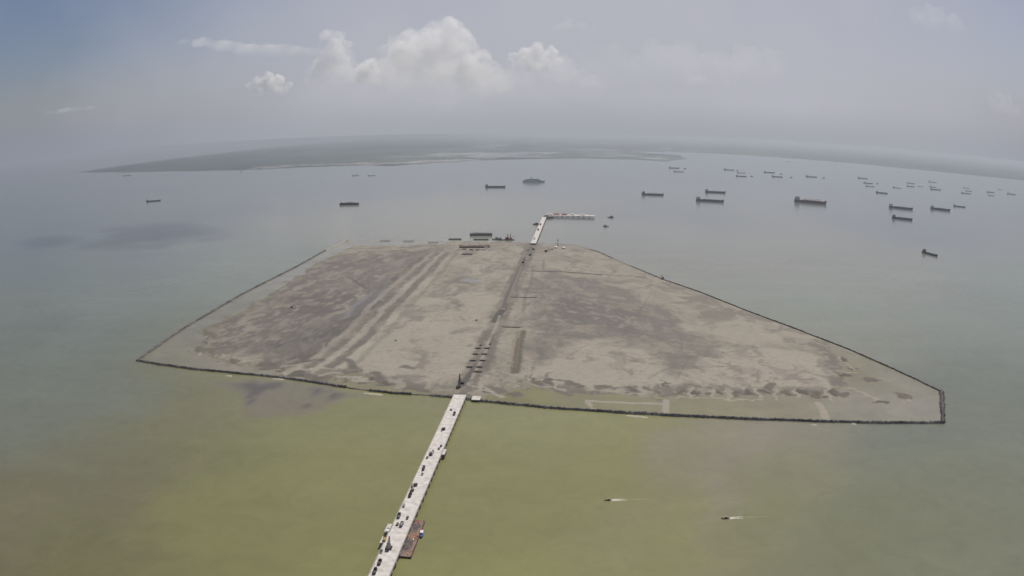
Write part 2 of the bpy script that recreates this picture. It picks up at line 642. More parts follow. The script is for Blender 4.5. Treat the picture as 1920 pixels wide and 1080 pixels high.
rill = flow(R(74), R(-52), 11, 5, 55)
rill2 = flow(R(60), R(-40), 26, 5, 58, 2.4)
speck = fbm(IX, IY, 5.5, 3, .6, seed=51)
rridge = 1 - np.abs(2 * flow(R(70), R(-48), 20, 4, 63) - 1)
C = SAND * (0.86 + 0.28 * n_big)[..., None] * (0.83 + 0.34 * rill)[..., None] * (0.84 + 0.32 * rill2)[..., None] * (0.965 + 0.07 * speck)[..., None]
kk_ = (sstep(.86, .97, rridge) * sstep(.40, .62, n_big + .25 * (rill2 - .5)) * .55)[..., None]
C = C * (1 - kk_) + MUD * 1.15 * kk_
kk_ = (sstep(.60, .74, rill) * .35)[..., None]
C = C * (1 - kk_) + SAND_P * kk_
Z = 0.9 + 0.7 * (n_big - .5) + 0.25 * (streak - .5)
WET = np.zeros_like(IX)


def poly(pts, warp=40.0, small=10.0):
    return sdf(IX + wxa * warp + wxs * small, IY + wya * warp * 1.3 + wys * small, wpts(pts))


def line(pts, warp=6.0, small=3.0):
    return seg_dist(IX + wxa * warp + wxs * small, IY + wya * warp + wys * small, wpts(pts))


def lay(k, c, dz=0.0, wet=0.0):
    global C, Z, WET
    C = C * (1 - k[..., None]) + np.asarray(c) * k[..., None]
    Z = Z + dz * k
    WET = WET * (1 - k) + wet * k


# pale dry fills
for pts, a in (([(640, 690), (700, 610), (780, 560), (900, 520), (930, 560), (900, 640), (870, 720), (740, 725)], .55),
               ([(990, 700), (1100, 640), (1200, 660), (1290, 720), (1230, 735), (1060, 725), (985, 715)], .6),
               ([(1340, 680), (1420, 655), (1520, 660), (1570, 690), (1560, 735), (1400, 728), (1300, 720)], .65),
               ([(1300, 600), (1400, 590), (1520, 630), (1500, 650), (1380, 640), (1280, 620)], .5),
               ([(880, 500), (910, 480), (935, 488), (915, 508), (880, 520)], .6), ([(1055, 492), (1075, 492), (1105, 505), (1075, 507)], .6),
               ([(830, 480), (980, 465), (960, 490), (860, 505)], .25)):
    lay(sstep(-8, 10, poly(pts)) * min(1, a * 1.35), SAND_P * .97)
# ragged damp and silty patches left by the last tides
pa = fbm(IX + 70 * wxa, IY * .7 + 70 * wya, 42, 6, .6, seed=101)
pb = fbm(IX + 60 * wxa, IY * .6 + 60 * wya, 34, 6, .6, seed=104)
lay(sstep(.535, .575, pa) * .42, MUD * 1.45, -.05, .2)
lay(sstep(.60, .64, pa) * .45, MUD * 1.2, -.05, .3)
lay(sstep(.555, .59, pb) * .5, SAND_P, .05)
# dark wet mud, left and right
leftmud = [(375, 640), (400, 605), (470, 565), (540, 515), (640, 490), (740, 472), (830, 466), (825, 495), (770, 530), (735, 570), (690, 610), (640, 655), (580, 690), (500, 690), (470, 665), (400, 660)]
k = sstep(-14, 26, poly(leftmud, 70, 14))
br = sstep(.42, .56, streak * .45 + .35 * rill + .25 * rill2 - .02)
lay(k * (.30 + .70 * br) * .97, MUD, -.25, .5)
core = sstep(-6, 30, poly([(480, 660), (560, 610), (620, 600), (670, 575), (700, 555), (690, 590), (650, 640), (585, 680), (520, 685)], 50, 12))
lay(core * (.6 + .4 * br) * .9, MUD_D * 1.05, -.1, .6)
crest = sstep(.60, .68, rill * .6 + .4 * streak)
lay(k * crest * .55, SAND * 1.02, .15)
core = sstep(-10, 22, poly([(540, 560), (600, 545), (690, 545), (650, 575), (590, 600), (530, 590)], 60, 14)) * br
lay(core * .7, MUD_D * 1.1, -.1, .5)
rightmud = [(975, 520), (1040, 512), (1130, 528), (1190, 555), (1260, 590), (1330, 640), (1300, 680), (1250, 700), (1200, 655), (1120, 635), (1060, 650), (1010, 690), (980, 660), (985, 590)]
k = sstep(-14, 26, poly(rightmud, 80, 16))
lay(k * (.32 + .68 * br) * .95, MUD, -.2, .45)
core = sstep(-10, 34, poly([(1040, 555), (1130, 560), (1210, 600), (1260, 640), (1200, 640), (1120, 610), (1040, 610)], 90, 16)) * br
lay(core * .8, MUD_D * 1.1, -.1, .5)
lay(k * crest * .45, SAND * 1.0, .15)
lay(sstep(-8, 14, poly([(1310, 648), (1345, 645), (1350, 668), (1320, 672)], 30, 8)) * .7, MUD, -.1, .4)
lay(sstep(-8, 14, poly([(1245, 690), (1275, 690), (1275, 712), (1250, 708)], 30, 8)) * .6, MUD * 1.1, -.1, .4)
lay(sstep(-10, 20, poly([(850, 520), (900, 515), (900, 535), (850, 560), (780, 560)], 50, 14)) * .55 * br, MUD, -.1, .3)
lay(sstep(-8, 14, poly([(845, 570), (880, 560), (880, 590), (850, 605)], 40, 10)) * .5 * br, MUD, -.1, .3)
lay(sstep(-10, 20, poly([(560, 500), (640, 478), (760, 466), (800, 470), (760, 490), (640, 500)], 60, 10)) * .55 * br, MUD * .95, -.1, .3)
# grey rain pool in the left mud
lay(sstep(-4, 10, poly([(735, 535), (700, 545), (670, 560), (640, 590), (632, 602), (655, 596), (690, 575), (722, 556)], 20, 8)), np.array([0.168, 0.162, 0.156]), -.1, .55)
lay(sstep(-3, 8, poly([(870, 522), (905, 526), (890, 531), (860, 528)], 20, 6)) * .8, np.array([0.23, 0.232, 0.228]), -.05, .8)
# diagonal haul road of the left half: two dark wheel strips with pale crests
for off, w, a, cc in ((0, 9, .8, MUD * .95), (-15, 6, .55, SAND_P), (14, 5, .45, SAND_P), (-30, 6, .6, MUD), (-46, 5, .5, SAND_P), (-62, 8, .6, MUD_D * 1.1), (30, 4, .4, MUD)):
    pts = [(839 + off * .6, 474), (802 + off * .8, 514), (738 + off, 575), (697 + off, 623), (640 + off * 1.2, 677), (602 + off * 1.4, 699)]
    lay(sstep(w + 4, w - 3, line(pts, 10, 6)) * a * (.6 + .4 * br), cc, .15 if cc is SAND_P else -.15, .2)
lay(sstep(5, 2, line([(652, 520), (668, 528), (686, 541)], 6, 3)) * .8, MUD_D, -.2, .3)
lay(sstep(5, 2, line([(712, 564), (703, 573), (697, 580)], 4, 2)) * .8, MUD_D, -.2, .3)
# dark bars and hummocks near the front left
for pts, w in (([(487, 686), (512, 685)], 6), ([(574, 678), (604, 676)], 5), ([(560, 700), (600, 712)], 9), ([(655, 675), (665, 690)], 5), ([(704, 700), (716, 712)], 6), ([(755, 688), (770, 690)], 6)):
    lay(sstep(w + 4, w - 2, line(pts, 12, 8)) * .8, MUD_D, -.2, .4)
# main corridor strip of the pile works: grey embankment with wet cuttings
CORR = [(872, 728), (895, 688), (915, 645), (932, 604), (950, 566), (968, 526), (983, 492), (994, 466), (1000, 456)]
lay(sstep(21, 13, line(CORR, 8, 8)) * (.35 + .5 * br), MUD * 1.1, .1, .1)
lay(sstep(7, 3, line([(866, 724), (878, 706), (893, 686)], 3, 3)) * 1.0, MUD_D * .9, -.4, .4)
lay(sstep(9, 6, line([(927, 604), (937, 588), (944, 579)], 1, 2)) * 1.0, MUD_D * .6, -.5, .5)
lay(sstep(8, 4, line([(944, 579), (952, 556), (966, 526), (980, 496)], 3, 3)) * .9, MUD_D * 1.1, -.3, .3)
lay(sstep(3.5, 1.5, line([(951, 568), (966, 530), (978, 500)], 2, 2)) * .6, SAND * .9, .25)
lay(sstep(3.5, 1.5, line([(884, 712), (904, 672), (925, 624), (937, 592)], 1.5, 2)) * .7, SAND_P * .95, .3)
lay(sstep(5, 2, line([(1000, 500), (994, 535), (984, 556), (980, 590)], 5, 4)) * .45, MUD, -.1)
# second, greenish cutting to the right of the corridor
lay(sstep(11, 6, line([(963, 698), (970, 660), (976, 622)], 6, 6)) * .9, np.array([0.092, 0.080, 0.052]), -.5, .3)
lay(sstep(3.5, 1.2, line([(955, 698), (963, 655), (972, 618)], 5, 5)) * .55, SAND_P, .4)
lay(sstep(2.4, 1.0, line([(966, 690), (972, 655), (976, 630)], 3, 3)) * .3, SAND * .8, .2)
# drains crossing the fill
for pts, w, a in (([(938, 612), (978, 614)], 3.4, .9), ([(955, 557), (1006, 559), (1035, 560)], 2.6, .7), ([(985, 508), (1060, 510), (1140, 516), (1200, 519), (1243, 521)], 3.4, .7), ([(990, 488), (1020, 489), (1019, 508)], 2.6, .55),
                  ([(1000, 549), (1090, 548), (1190, 543), (1243, 531)], 2.2, .5), ([(888, 556), (930, 551)], 2.4, .5), ([(640, 466), (720, 466), (800, 462), (860, 468)], 4, .5), ([(630, 455), (720, 462), (770, 466)], 3, .5)):
    lay(sstep(w + 1.5, w - 1.2, line(pts, 3, 2)) * a, MUD * .9, -.25, .3)
# vehicle tracks and wind-sorted specks over the dry fill
rt_ = random.Random(3)
for i in range(16):
    x0, y0 = rt_.uniform(560, 1350), rt_.uniform(500, 690)
    if i % 2:
        pts = [(x0, y0), (x0 + rt_.uniform(-50, 20), y0 + rt_.uniform(20, 50)), (x0 + rt_.uniform(-110, 0), y0 + rt_.uniform(60, 90))]
    else:
        pts = [(x0, y0), (x0 + rt_.uniform(40, 80), y0 + rt_.uniform(-4, 14)), (x0 + rt_.uniform(100, 170), y0 + rt_.uniform(0, 26))]
    pts = [(a_, min(b_, 712)) for a_, b_ in pts]
    lay(sstep(2.6, .8, line(pts, 14, 3)) * rt_.uniform(.25, .5), MUD if i % 3 else SAND_P, -.05)
lay(sstep(.68, .76, fbm(IX, IY, 7.5, 3, .6, seed=77)) * sstep(.48, .62, n_big) * .4, MUD * 1.1, -.05)
for px, py, wpx, which in [(905, 652, 26, 0), (900, 663, 26, 0), (896, 675, 28, 0), (890, 687, 29, 0), (896, 696, 14, 0)]:
    lay(sstep(4.5, 2.5, line([(px - wpx / 2, py + 2), (px + wpx / 2, py + 2)], 2, 2)) * .8, MUD_D, -.1, .3)  # dark strip painted on the ground under each cross beam
# flooded ground along the bunds
flood = np.zeros_like(IX) - 50
for pts, wa, sm in (([(250, 676), (340, 612), (450, 550), (560, 494), (640, 450), (668, 460), (610, 488), (545, 528), (470, 572), (405, 606), (375, 640), (395, 668), (460, 686), (520, 694), (500, 710), (360, 698)], 45, 8),
                    ([(616, 726), (625, 704), (672, 699), (700, 716), (745, 729), (800, 737), (850, 741), (850, 752), (740, 744)], 14, 10),
                    ([(872, 752), (905, 742), (960, 728), (1000, 722), (1060, 738), (1150, 742), (1215, 736), (1250, 742), (1330, 730), (1420, 742), (1500, 738), (1550, 744), (1580, 728), (1582, 690), (1556, 655), (1545, 640), (1600, 652), (1770, 730), (1775, 800), (1550, 798), (1250, 786), (960, 764)], 30, 18),
                    ([(655, 440), (870, 446), (840, 457), (760, 460), (650, 462)], 14, 6)):
    flood = np.maximum(flood, poly(pts, wa, sm))
bar = sstep(.58, .72, fbm(IX * 1.2 + IY * .25, IY * 2.0 - IX * .2, 26, 4, seed=61)) * sstep(34, 2, flood)
fl = sstep(-7, 9, flood) * (1 - .8 * bar)
lay(sstep(-22, 3, flood) * .6 * (1 - bar), OLV * .55 + MUD * .55, 0, .4)
fcomb = sstep(.46, .56, fbm(IX * 1.1 + IY * .35, IY * .6 - IX * .25, 17, 5, .6, seed=67)) * sstep(-40, -10, flood) * sstep(26, 6, flood)
fcomb = fcomb * sstep(1450, 1150, IY)
lay(fcomb * .85, MUD_D * 1.1 + OLV * .1, -.25, .4)
Z = Z * (1 - fl) + (-0.55) * fl + 0.25 * bar * sstep(0, 20, flood)
# causeways and sand spits inside the flooded strip
for pts, w in (([(1535, 757), (1543, 772), (1550, 789)], 5), ([(1247, 750), (1250, 776)], 4), ([(1560, 645), (1605, 662)], 3.5), ([(1700, 738), (1706, 752)], 3), ([(900, 727), (940, 745)], 3.5), ([(1100, 752), (1180, 757), (1250, 757)], 3)):
    k = sstep(w + 2, w - 1, line(pts, 5, 3))
    lay(k * .9, SAND_P * .95, 0)
    Z = np.maximum(Z, .5 * k)
for pts in ([(1000, 690), (992, 716), (1010, 722)], [(1030, 700), (1022, 712), (1060, 715), (1082, 722)], [(1270, 728), (1290, 742), (1330, 745)], [(1350, 726), (1380, 744), (1420, 748)], [(1440, 728), (1460, 740)], [(1500, 735), (1515, 750), (1540, 748)],
            [(1230, 722), (1228, 738)], [(1600, 700), (1640, 712), (1690, 715)], [(1560, 690), (1600, 695)], [(1110, 724), (1150, 728), (1200, 728)], [(1580, 670), (1608, 694)]):
    k = sstep(5, 1, line(pts, 10, 8))
    lay(k * .75, MUD_D * 1.15 + OLV * .1, -.35, .4)
# hand-dug pits and half-drowned spoil heaps behind the front bund
for i, (px, py, wpx, hpx) in enumerate(((992, 712, 9, 7), (1008, 720, 14, 3), (1034, 717, 12, 5), (1062, 720, 14, 5), (1080, 726, 8, 4), (1128, 728, 20, 4), (1176, 732, 10, 3), (1214, 730, 8, 4), (1240, 722, 5, 7), (1272, 737, 9, 4), (1296, 734, 9, 5), (1322, 737, 9, 4), (1346, 735, 8, 5), (1376, 737, 12, 5), (1404, 734, 7, 5),
                                       (1452, 726, 18, 4), (1442, 737, 12, 4), (1484, 741, 12, 5), (1512, 738, 8, 5), (1538, 742, 12, 6), (1568, 738, 10, 7), (1590, 742, 10, 5), (1585, 675, 10, 6), (1600, 690, 14, 4), (1590, 704, 16, 3), (1640, 712, 20, 5), (1650, 752, 16, 4), (1696, 742, 12, 7), (905, 736, 10, 3), (960, 738, 16, 4), (735, 722, 12, 3), (660, 712, 8, 4), (560, 706, 20, 4), (600, 712, 14, 4), (690, 714, 10, 3))):
    c_ = at(px, py); sx_ = wpx / ppm(c_); sy_ = hpx / ppm(c_) * 3.0
    u_ = (IX - c_.x + wxa * 26 + wxs * 22) / sx_; v_ = (IY - c_.y + wya * 34 + wys * 26) / sy_
    k = sstep(1.25, .75, np.sqrt(u_ * u_ + v_ * v_))
    lay(k * .85, MUD_D * 1.15 + OLV * (.15 if i % 2 else .0))
    Z = np.where(k > .35, np.maximum(Z, .16), Z)
for i, (px, py, qx, qy, w) in enumerate(((1002, 695, 994, 716, 2.5), (1046, 716, 1040, 728, 3), (1092, 718, 1100, 730, 4), (1196, 722, 1204, 740, 4), (1252, 724, 1262, 742, 3.5), (1284, 728, 1290, 744, 2.5), (1310, 728, 1312, 744, 2.5), (1334, 728, 1338, 744, 2.5), (1362, 728, 1366, 746, 3), (1392, 726, 1394, 744, 2.5), (1424, 728, 1418, 746, 3), (1466, 732, 1462, 748, 3), (1500, 732, 1506, 748, 3), (1524, 732, 1528, 746, 2.5),
                                        (1552, 726, 1566, 750, 3), (1264, 745, 1330, 747, 2.0), (1340, 747, 1420, 749, 2.0), (1560, 694, 1612, 700, 2.2), (1570, 668, 1606, 694, 2.0), (1590, 730, 1640, 748, 2.5), (1100, 755, 1120, 768, 3), (1000, 722, 1060, 732, 2.0), (1120, 735, 1200, 741, 2.0), (640, 703, 700, 716, 2.2), (560, 695, 625, 690, 3), (600, 705, 650, 696, 2.5), (530, 690, 570, 682, 3), (880, 722, 940, 745, 2.5))):
    if i in (4, 6, 9, 13):
        continue
    j_ = (i * 37 % 11) - 5
    k = sstep(w + 1.5, w - 1, line([(px, py), ((px + qx) / 2 + j_ * .8, (py + qy) / 2), (qx + j_, qy)], 26, 16))
    lay(k * .85, SAND_P * .95)
    Z = np.where(k > .4, np.maximum(Z, .3), Z)
Z = np.where(DIN < 3, np.minimum(Z, -.3), Z)
far_dry = sstep(0, 1, (IY - IY.max() + 60) / 60)
M_LAND = ground_mat('fill_sand', 0.12, 0.10, bump=0.25, bump_scale=0.35)
island = grid_obj('island_ground', ix, iy, Z, C * 0.90, M_LAND, keep, WET)
tag(island, 'sandy reclaimed island with dark mud flats inside the rock bund', 'island', kind='structure')

# shallow water standing inside the bund
lx = np.linspace(ix[0], ix[-1], 240); ly = np.linspace(iy[0], iy[-1], 300)
LX, LY = np.meshgrid(lx, ly)
lk = sdf(LX, LY, RING) > 3.5
lag = np.zeros(LX.shape + (3,))
den = np.zeros(LX.shape)
for px, py, c in ((300, 670, (.205, .190, .122)), (420, 590, (.205, .196, .140)), (560, 510, (.235, .228, .182)), (650, 455, (.26, .245, .195)), (760, 455, (.245, .235, .19)), (700, 720, (.205, .188, .10)), (800, 740, (.20, .184, .092)),
                  (960, 748, (.195, .182, .075)), (1100, 755, (.205, .194, .098)), (1300, 762, (.210, .197, .110)), (1450, 770, (.225, .208, .13)), (1600, 700, (.20, .186, .104)), (1650, 770, (.245, .225, .17)), (1740, 770, (.25, .235, .185)), (1700, 720, (.235, .214, .15)), (450, 680, (.245, .218, .155)), (500, 640, (.215, .19, .142))):
    p = at(px, py)
    w = 1.0 / (((LX - p.x) / 1.0) ** 2 + ((LY - p.y) / 1.6) ** 2 + 800) ** 1.6
    lag += w[..., None] * np.array(c); den += w
lag = lag / den[..., None] * (0.82 + 0.36 * fbm(LX, LY, 40, 5, .6, seed=71))[..., None]
lagoon = grid_obj('lagoon_water', lx, ly, np.full_like(LX, 0.12), lag * 0.91, water_mat('lagoon_water', 0.03, 0.22), lk)
tag(lagoon, 'shallow olive water standing inside the rock bund', 'water', kind='structure')

# ------------------------------------------------------------------ mainland beyond the bay
NEAR = [(150, 323), (230, 323), (300, 322), (420, 320), (480, 318), (560, 314), (680, 310), (720, 312), (800, 307), (860, 303), (900, 301), (1000, 298), (1100, 297), (1190, 299), (1240, 303), (1292, 298), (1270, 291), (1235, 288), (1216, 284),
        (1300, 286), (1400, 291), (1500, 298), (1600, 306), (1700, 316), (1800, 326), (1925, 339)]
FARS = [(560, 272), (500, 278), (400, 289), (300, 301), (200, 315)]
near_w = [at(*p) for p in NEAR]
farr_w = [at(*p) for p in FARS]
LP = [(p.x, p.y) for p in near_w] + [(60000, 24000), (60000, 90000), (-14000, 90000)] + [(p.x, p.y) for p in farr_w]
LP = np.array(LP)
mx_ = axis_graded(-9000, 11000, 60, LP[:, 0].min() - 100, 60000, 1.10)
my_ = axis_graded(LP[:, 1].min() - 100, 13500, 45, LP[:, 1].min() - 200, 90000, 1.07)
MX, MY = np.meshgrid(mx_, my_)
wob = (fbm(MX, MY, 500, 4, seed=81) - .5) * 260
ms = sdf(MX + wob, MY + wob * .5, LP)
mk = ms > -160
patch = fbm(MX, MY * .8, 900, 5, seed=85)
patch2 = fbm(MX, MY * 1.6, 420, 5, seed=88)
VEG = np.array([0.026, 0.045, 0.032]); FIELD = np.array([0.060, 0.092, 0.062]); POND = np.array([0.30, 0.32, 0.31]); TOWN = np.array([0.38, 0.35, 0.32])
mc = np.ones(MX.shape + (3,)) * VEG
kk = (sstep(.50, .60, patch) * .7 * sstep(8500, 4500, MX))[..., None]; mc = mc * (1 - kk) + FIELD * kk
kk = (sstep(.56, .64, patch2) * sstep(.38, .5, patch) * sstep(-2500, 0, MX) * sstep(5200, 3000, MX) * .8)[..., None]; mc = mc * (1 - kk) + POND * kk
for px, py, rx, ry, a in ((900, 291, 900, 420, .85), (1000, 287, 1300, 260, .6), (780, 296, 700, 200, .6), (1150, 293, 500, 150, .4)):
    p = at(px, py)
    q = ((MX - p.x) / rx) ** 2 + ((MY - p.y) / ry) ** 2 + (patch2 - .5) * 3.5
    kk = (sstep(1.2, .3, q) * a)[..., None]; mc = mc * (1 - kk) + POND * kk
shore_r = np.zeros_like(MX)
for pts, w in (([(478, 317), (560, 312), (680, 308), (720, 309), (800, 304), (900, 299), (960, 297)], 130),):
    d = seg_dist(MX + wob, MY + wob * .5, wpts(pts))
    shore_r = np.maximum(shore_r, sstep(w + 60, w - 60, d))
kk = (shore_r * sstep(.40, .52, patch2) * .9)[..., None]; mc = mc * (1 - kk) + TOWN * kk
mc = mc * (0.55 + 0.9 * fbm(MX, MY * .7, 230, 5, .65, seed=95))[..., None]
mz = np.clip(ms, -160, 60) / 60 * 4.0 + 10 * fbm(MX, MY, 90, 3, seed=91) * sstep(60, 220, ms) + 22 * sstep(.45, .8, patch) * sstep(300, 2500, ms)
mainland = grid_obj('mainland', mx_, my_, mz, mc, ground_mat('mainland_cover', 0.012, 0.35, bump=0.0, spec=0.1), mk)
tag(mainland, 'low green mainland coast fading into the haze behind the bay', 'land', kind='structure')

# scattered low roofs of the shore villages: far too many and small to count
mb = MB(); rnd = random.Random(5)
shore = [(480, 317), (560, 312), (680, 308), (720, 309), (800, 304), (900, 299), (960, 297)]
for i in range(420):
    t = rnd.random() ** 1.1 * (len(shore) - 1); j = min(int(t), len(shore) - 2); f = t - j
    px = shore[j][0] * (1 - f) + shore[j + 1][0] * f; py = shore[j][1] * (1 - f) + shore[j + 1][1] * f - rnd.uniform(0, 2.2)
    p = at(px + rnd.uniform(-6, 6), py)
    if rnd.random() < .12:
        mb.box((p.x, p.y, 2), (rnd.uniform(50, 95), rnd.uniform(20, 34), rnd.uniform(9, 14)), rnd.uniform(-.3, .3))
    else:
        mb.box((p.x, p.y, 2), (rnd.uniform(18, 42), rnd.uniform(14, 24), rnd.uniform(6, 12)), rnd.uniform(-.5, .5))
tag(mb.build('shore_village_roofs', mat('pale_roofs', (.66, .62, .58), .8, .3, .01)), 'pale roofs and sheds strung along the far shore', 'buildings', kind='stuff')

# tall white tower on the far shore
p = at(452, 319)
tw = empty('shore_tower', p)
mb = MB(); mb.cyl((0, 0, 0), (0, 0, 34), 10, 7, 12); mb.build('shaft', mat('tower_white', (.78, .77, .75), .6), tw)
mb = MB(); mb.cyl((0, 0, 34), (0, 0, 37), 10, 10, 12); mb.build('gallery', mat('tower_white', (.78, .77, .75)), tw)
mb = MB(); mb.cyl((0, 0, 37), (0, 0, 45), 3.6, 3.2, 10); mb.cyl((0, 0, 45), (0, 0, 52), 3.8, .3, 10); mb.build('lantern', mat('tower_grey', (.45, .45, .47)), tw)
tag(tw, 'slim white tower standing on the far left shore', 'tower')

# ------------------------------------------------------------------ rock bunds
M_ROCK = mat('bund_rock', (.098, .091, .094), .95, .5, .05)
M_CORE = mat('bund_core', (.14, .128, .118), .95, .5, .05)


def bund(name, pts, label, half=4.2, crest=2.6, seed=1, rock=1.0, step=3.0, gaps=(), m=None, mc_=None):
    P = [at(x, y) for x, y in pts]
    # resample
    out = []
    for a, b in zip(P[:-1], P[1:]):
        n = max(1, int((b - a).length / step))
        out += [a.lerp(b, i / n) for i in range(n)]
    out.append(P[-1])
    rnd = random.Random(seed)
    origin = Vector((out[0].x, out[0].y, 0))
    root = empty(name, origin)
    rings = []
    sw = 0.0
    rk = MB()
    tot = len(out)
    for i, p in enumerate(out):
        d = (out[min(i + 1, tot - 1)] - out[max(i - 1, 0)]).normalized()
        nrm = Vector((-d.y, d.x, 0))
        sw = sw * .85 + rnd.uniform(-.35, .35)
        lf = .5 + .5 * math.sin(i * .11 + seed) * math.sin(i * .037 + 2 * seed)
        hw = half * rnd.uniform(.7, 1.1) * (.75 + .55 * lf)
        hc = crest * rnd.uniform(.75, 1.15)
        t = i / tot
        low = any(g0 < t < g1 for g0, g1 in gaps)
        if low:
            hc *= .35; hw *= .6
        q = p - origin + nrm * sw
        rings.append([q + nrm * (-hw) + Vector((0, 0, -.9)), q + nrm * (hw) + Vector((0, 0, -.9)), q + nrm * (hw * .3) + Vector((0, 0, hc)), q + nrm * (-hw * .3) + Vector((0, 0, hc))])
        for r in range(int((2 if low else 7) * rock)):
            u = rnd.uniform(-1, 1)
            zc = hc * (1 - max(0, abs(u) - .3) / .7) * .95
            c = q + nrm * (u * hw) + d * rnd.uniform(-step / 2, step / 2) + Vector((0, 0, zc))
            s = rnd.uniform(.5, 1.15)
            a = rnd.uniform(0, 3)
            vs = [c + Vector((math.cos(a) * s, math.sin(a) * s, -.2)), c + Vector((-math.sin(a) * s * .8, math.cos(a) * s * .8, .1)), c + Vector((-math.cos(a) * s, -math.sin(a) * s, 0)), c + Vector((math.sin(a) * s * .8, -math.cos(a) * s * .8, -.1)), c + Vector((rnd.uniform(-.3, .3), rnd.uniform(-.3, .3), s * .75))]
            rk.add(vs, [(0, 1, 4), (1, 2, 4), (2, 3, 4), (3, 0, 4)])
    core = MB().loft(rings).build('core', mc_ or M_CORE, root)
    o = rk.build('rock_armour', m or M_ROCK, root)
    o['kind'] = 'stuff'
    tag(root, label, 'rock bund', 'rock bunds round the island')
    return root


bund('rock_bund', FRONT, 'long dark rock bund along the front of the island, crossed by the near bridge', 4.0, 2.6, 1, 1.1, gaps=((.33, .36), (.41, .43)))
bund('rock_bund', LEFT[:5], 'straight dark rock bund along the left edge of the island', 3.6, 2.6, 2, 1.0, 4.0)
bund('rock_bund', LEFT[4:], 'pale unfinished sand bund at the far left corner of the island', 4.0, 1.6, 3, .4, 5.0, m=mat('pale_rock', (.36, .33, .27), .95, .2), mc_=mat('pale_bund', (.38, .34, .27), .95, .15))
bund('rock_bund', SIDE, 'short thick rock bund closing the right corner of the island', 4.6, 3.2, 4, 1.5)
bund('rock_bund', RIGHT[:7], 'long thin rock bund along the right edge of the island', 1.9, 2.0, 5, .8, 4.0)
bund('rock_bund', RIGHT[6:], 'dark curved rock bund at the far right end of the island', 3.4, 2.0, 6, .8, 5.0, gaps=((.3, .5), (.75, 1.0)))

# pale sand bars showing at the outer foot of the front bund
sb_lab = {0: 'small pale sand bar outside the front bund, leftmost one', 1: 'pale sand bar on the front bund above the mud plume', 2: 'pale sand bar at the front bund between the plume and the bridge',
          3: 'pale sand bar outside the front bund right of the bridge, long one', 4: 'tiny pale sand bar outside the front bund, rightmost but one', 5: 'tiny pale sand bar outside the front bund near the right corner'}
for i, (px, py, lx_, wy) in enumerate(((429, 705, 15, 4), (522, 711, 26, 5), (700, 739, 36, 5), (1195, 781, 34, 5), (1526, 797, 10, 4), (1601, 795, 9, 4))):
    p = at(px, py); q = at(px + 20, py + 2)
    mb = MB(); mb.mound((0, 0, -.5), lx_ / 2, wy / 2 + 1.5, 1.9, 16, 4, seed=i)
    o = mb.build('sand_bar', mat('bar_sand', (.44, .40, .30), .95, .15), None, p, math.atan2(q.y - p.y, q.x - p.x))
    tag(o, sb_lab[i], 'sand bar', 'sand bars along the front bund')

# ------------------------------------------------------------------ trestle bridges
M_CONC = mat('pale_concrete', (.56, .525, .485), .9, .20, .16)
M_CONC2 = mat('grey_concrete', (.36, .345, .33), .9, .12, .3)
M_PILE = mat('pile_concrete', (.24, .23, .215), .9, .2, .5)


def trestle(name, a, b, width, zdeck, span, label, cat='bridge', kerb=True, thick=1.1, pile_r=.55, npile=3):
    a = Vector((a.x, a.y, 0)); b = Vector((b.x, b.y, 0))
    L_ = (b - a).length
    rz = math.atan2(b.y - a.y, b.x - a.x)
    root = empty(name, a, rz)
    n = max(1, int(round(L_ / span))); s = L_ / n
    slab = MB().box((0, 0, -thick), (s - .12, width, thick)).mesh('deck_slab', M_CONC)
    rail = MB().box((0, 0, 0), (s - .02, .45, .9)).mesh('kerb', M_CONC2)
    cap = MB().box((0, 0, -1.3), (1.6, width + .6, 1.3)).mesh('pile_cap', M_CONC2)
    pile = MB().cyl((0, 0, -zdeck - 1.5), (0, 0, 0), pile_r, n=8).mesh('pile', M_PILE)
    for i in range(n):
        inst('deck_slab', slab, root, ((i + .5) * s, 0, zdeck + random.uniform(-.02, .02)))
        if kerb:
            inst('kerb', rail, root, ((i + .5) * s, width / 2 - .23, zdeck + .03))
            inst('kerb', rail, root, ((i + .5) * s, -width / 2 + .23, zdeck + .03))
        c = inst('pile_cap', cap, root, (i * s, 0, zdeck - thick - .03))
        for j in range(npile):
            inst('pile', pile, c, (0, (j / (npile - 1) - .5) * (width - 2), -1.25))
    tag(root, label, cat)
    return root, rz, L_


ZD = 6.0
A = at(863, 740, ZD); B = at(714, 1072, ZD)
dirb = (B - A).normalized()
BEND = B + dirb * 190
# width from the two deck edges seen near the bottom of the picture
e1, e2 = at(700, 1060, ZD), at(740, 1060, ZD)
nrm = Vector((-dirb.y, dirb.x, 0))
WB = abs((e2 - e1).dot(nrm))
BRIDGE, BRZ, BL = trestle('trestle_bridge', A, BEND, WB, ZD, 15.0, 'long pale concrete trestle bridge running from the bottom edge to the island', 'bridge')
print('BRIDGE width', WB, 'len', BL, 'island x', RING[:, 0].min(), RING[:, 0].max(), RING[:, 1].min(), RING[:, 1].max())

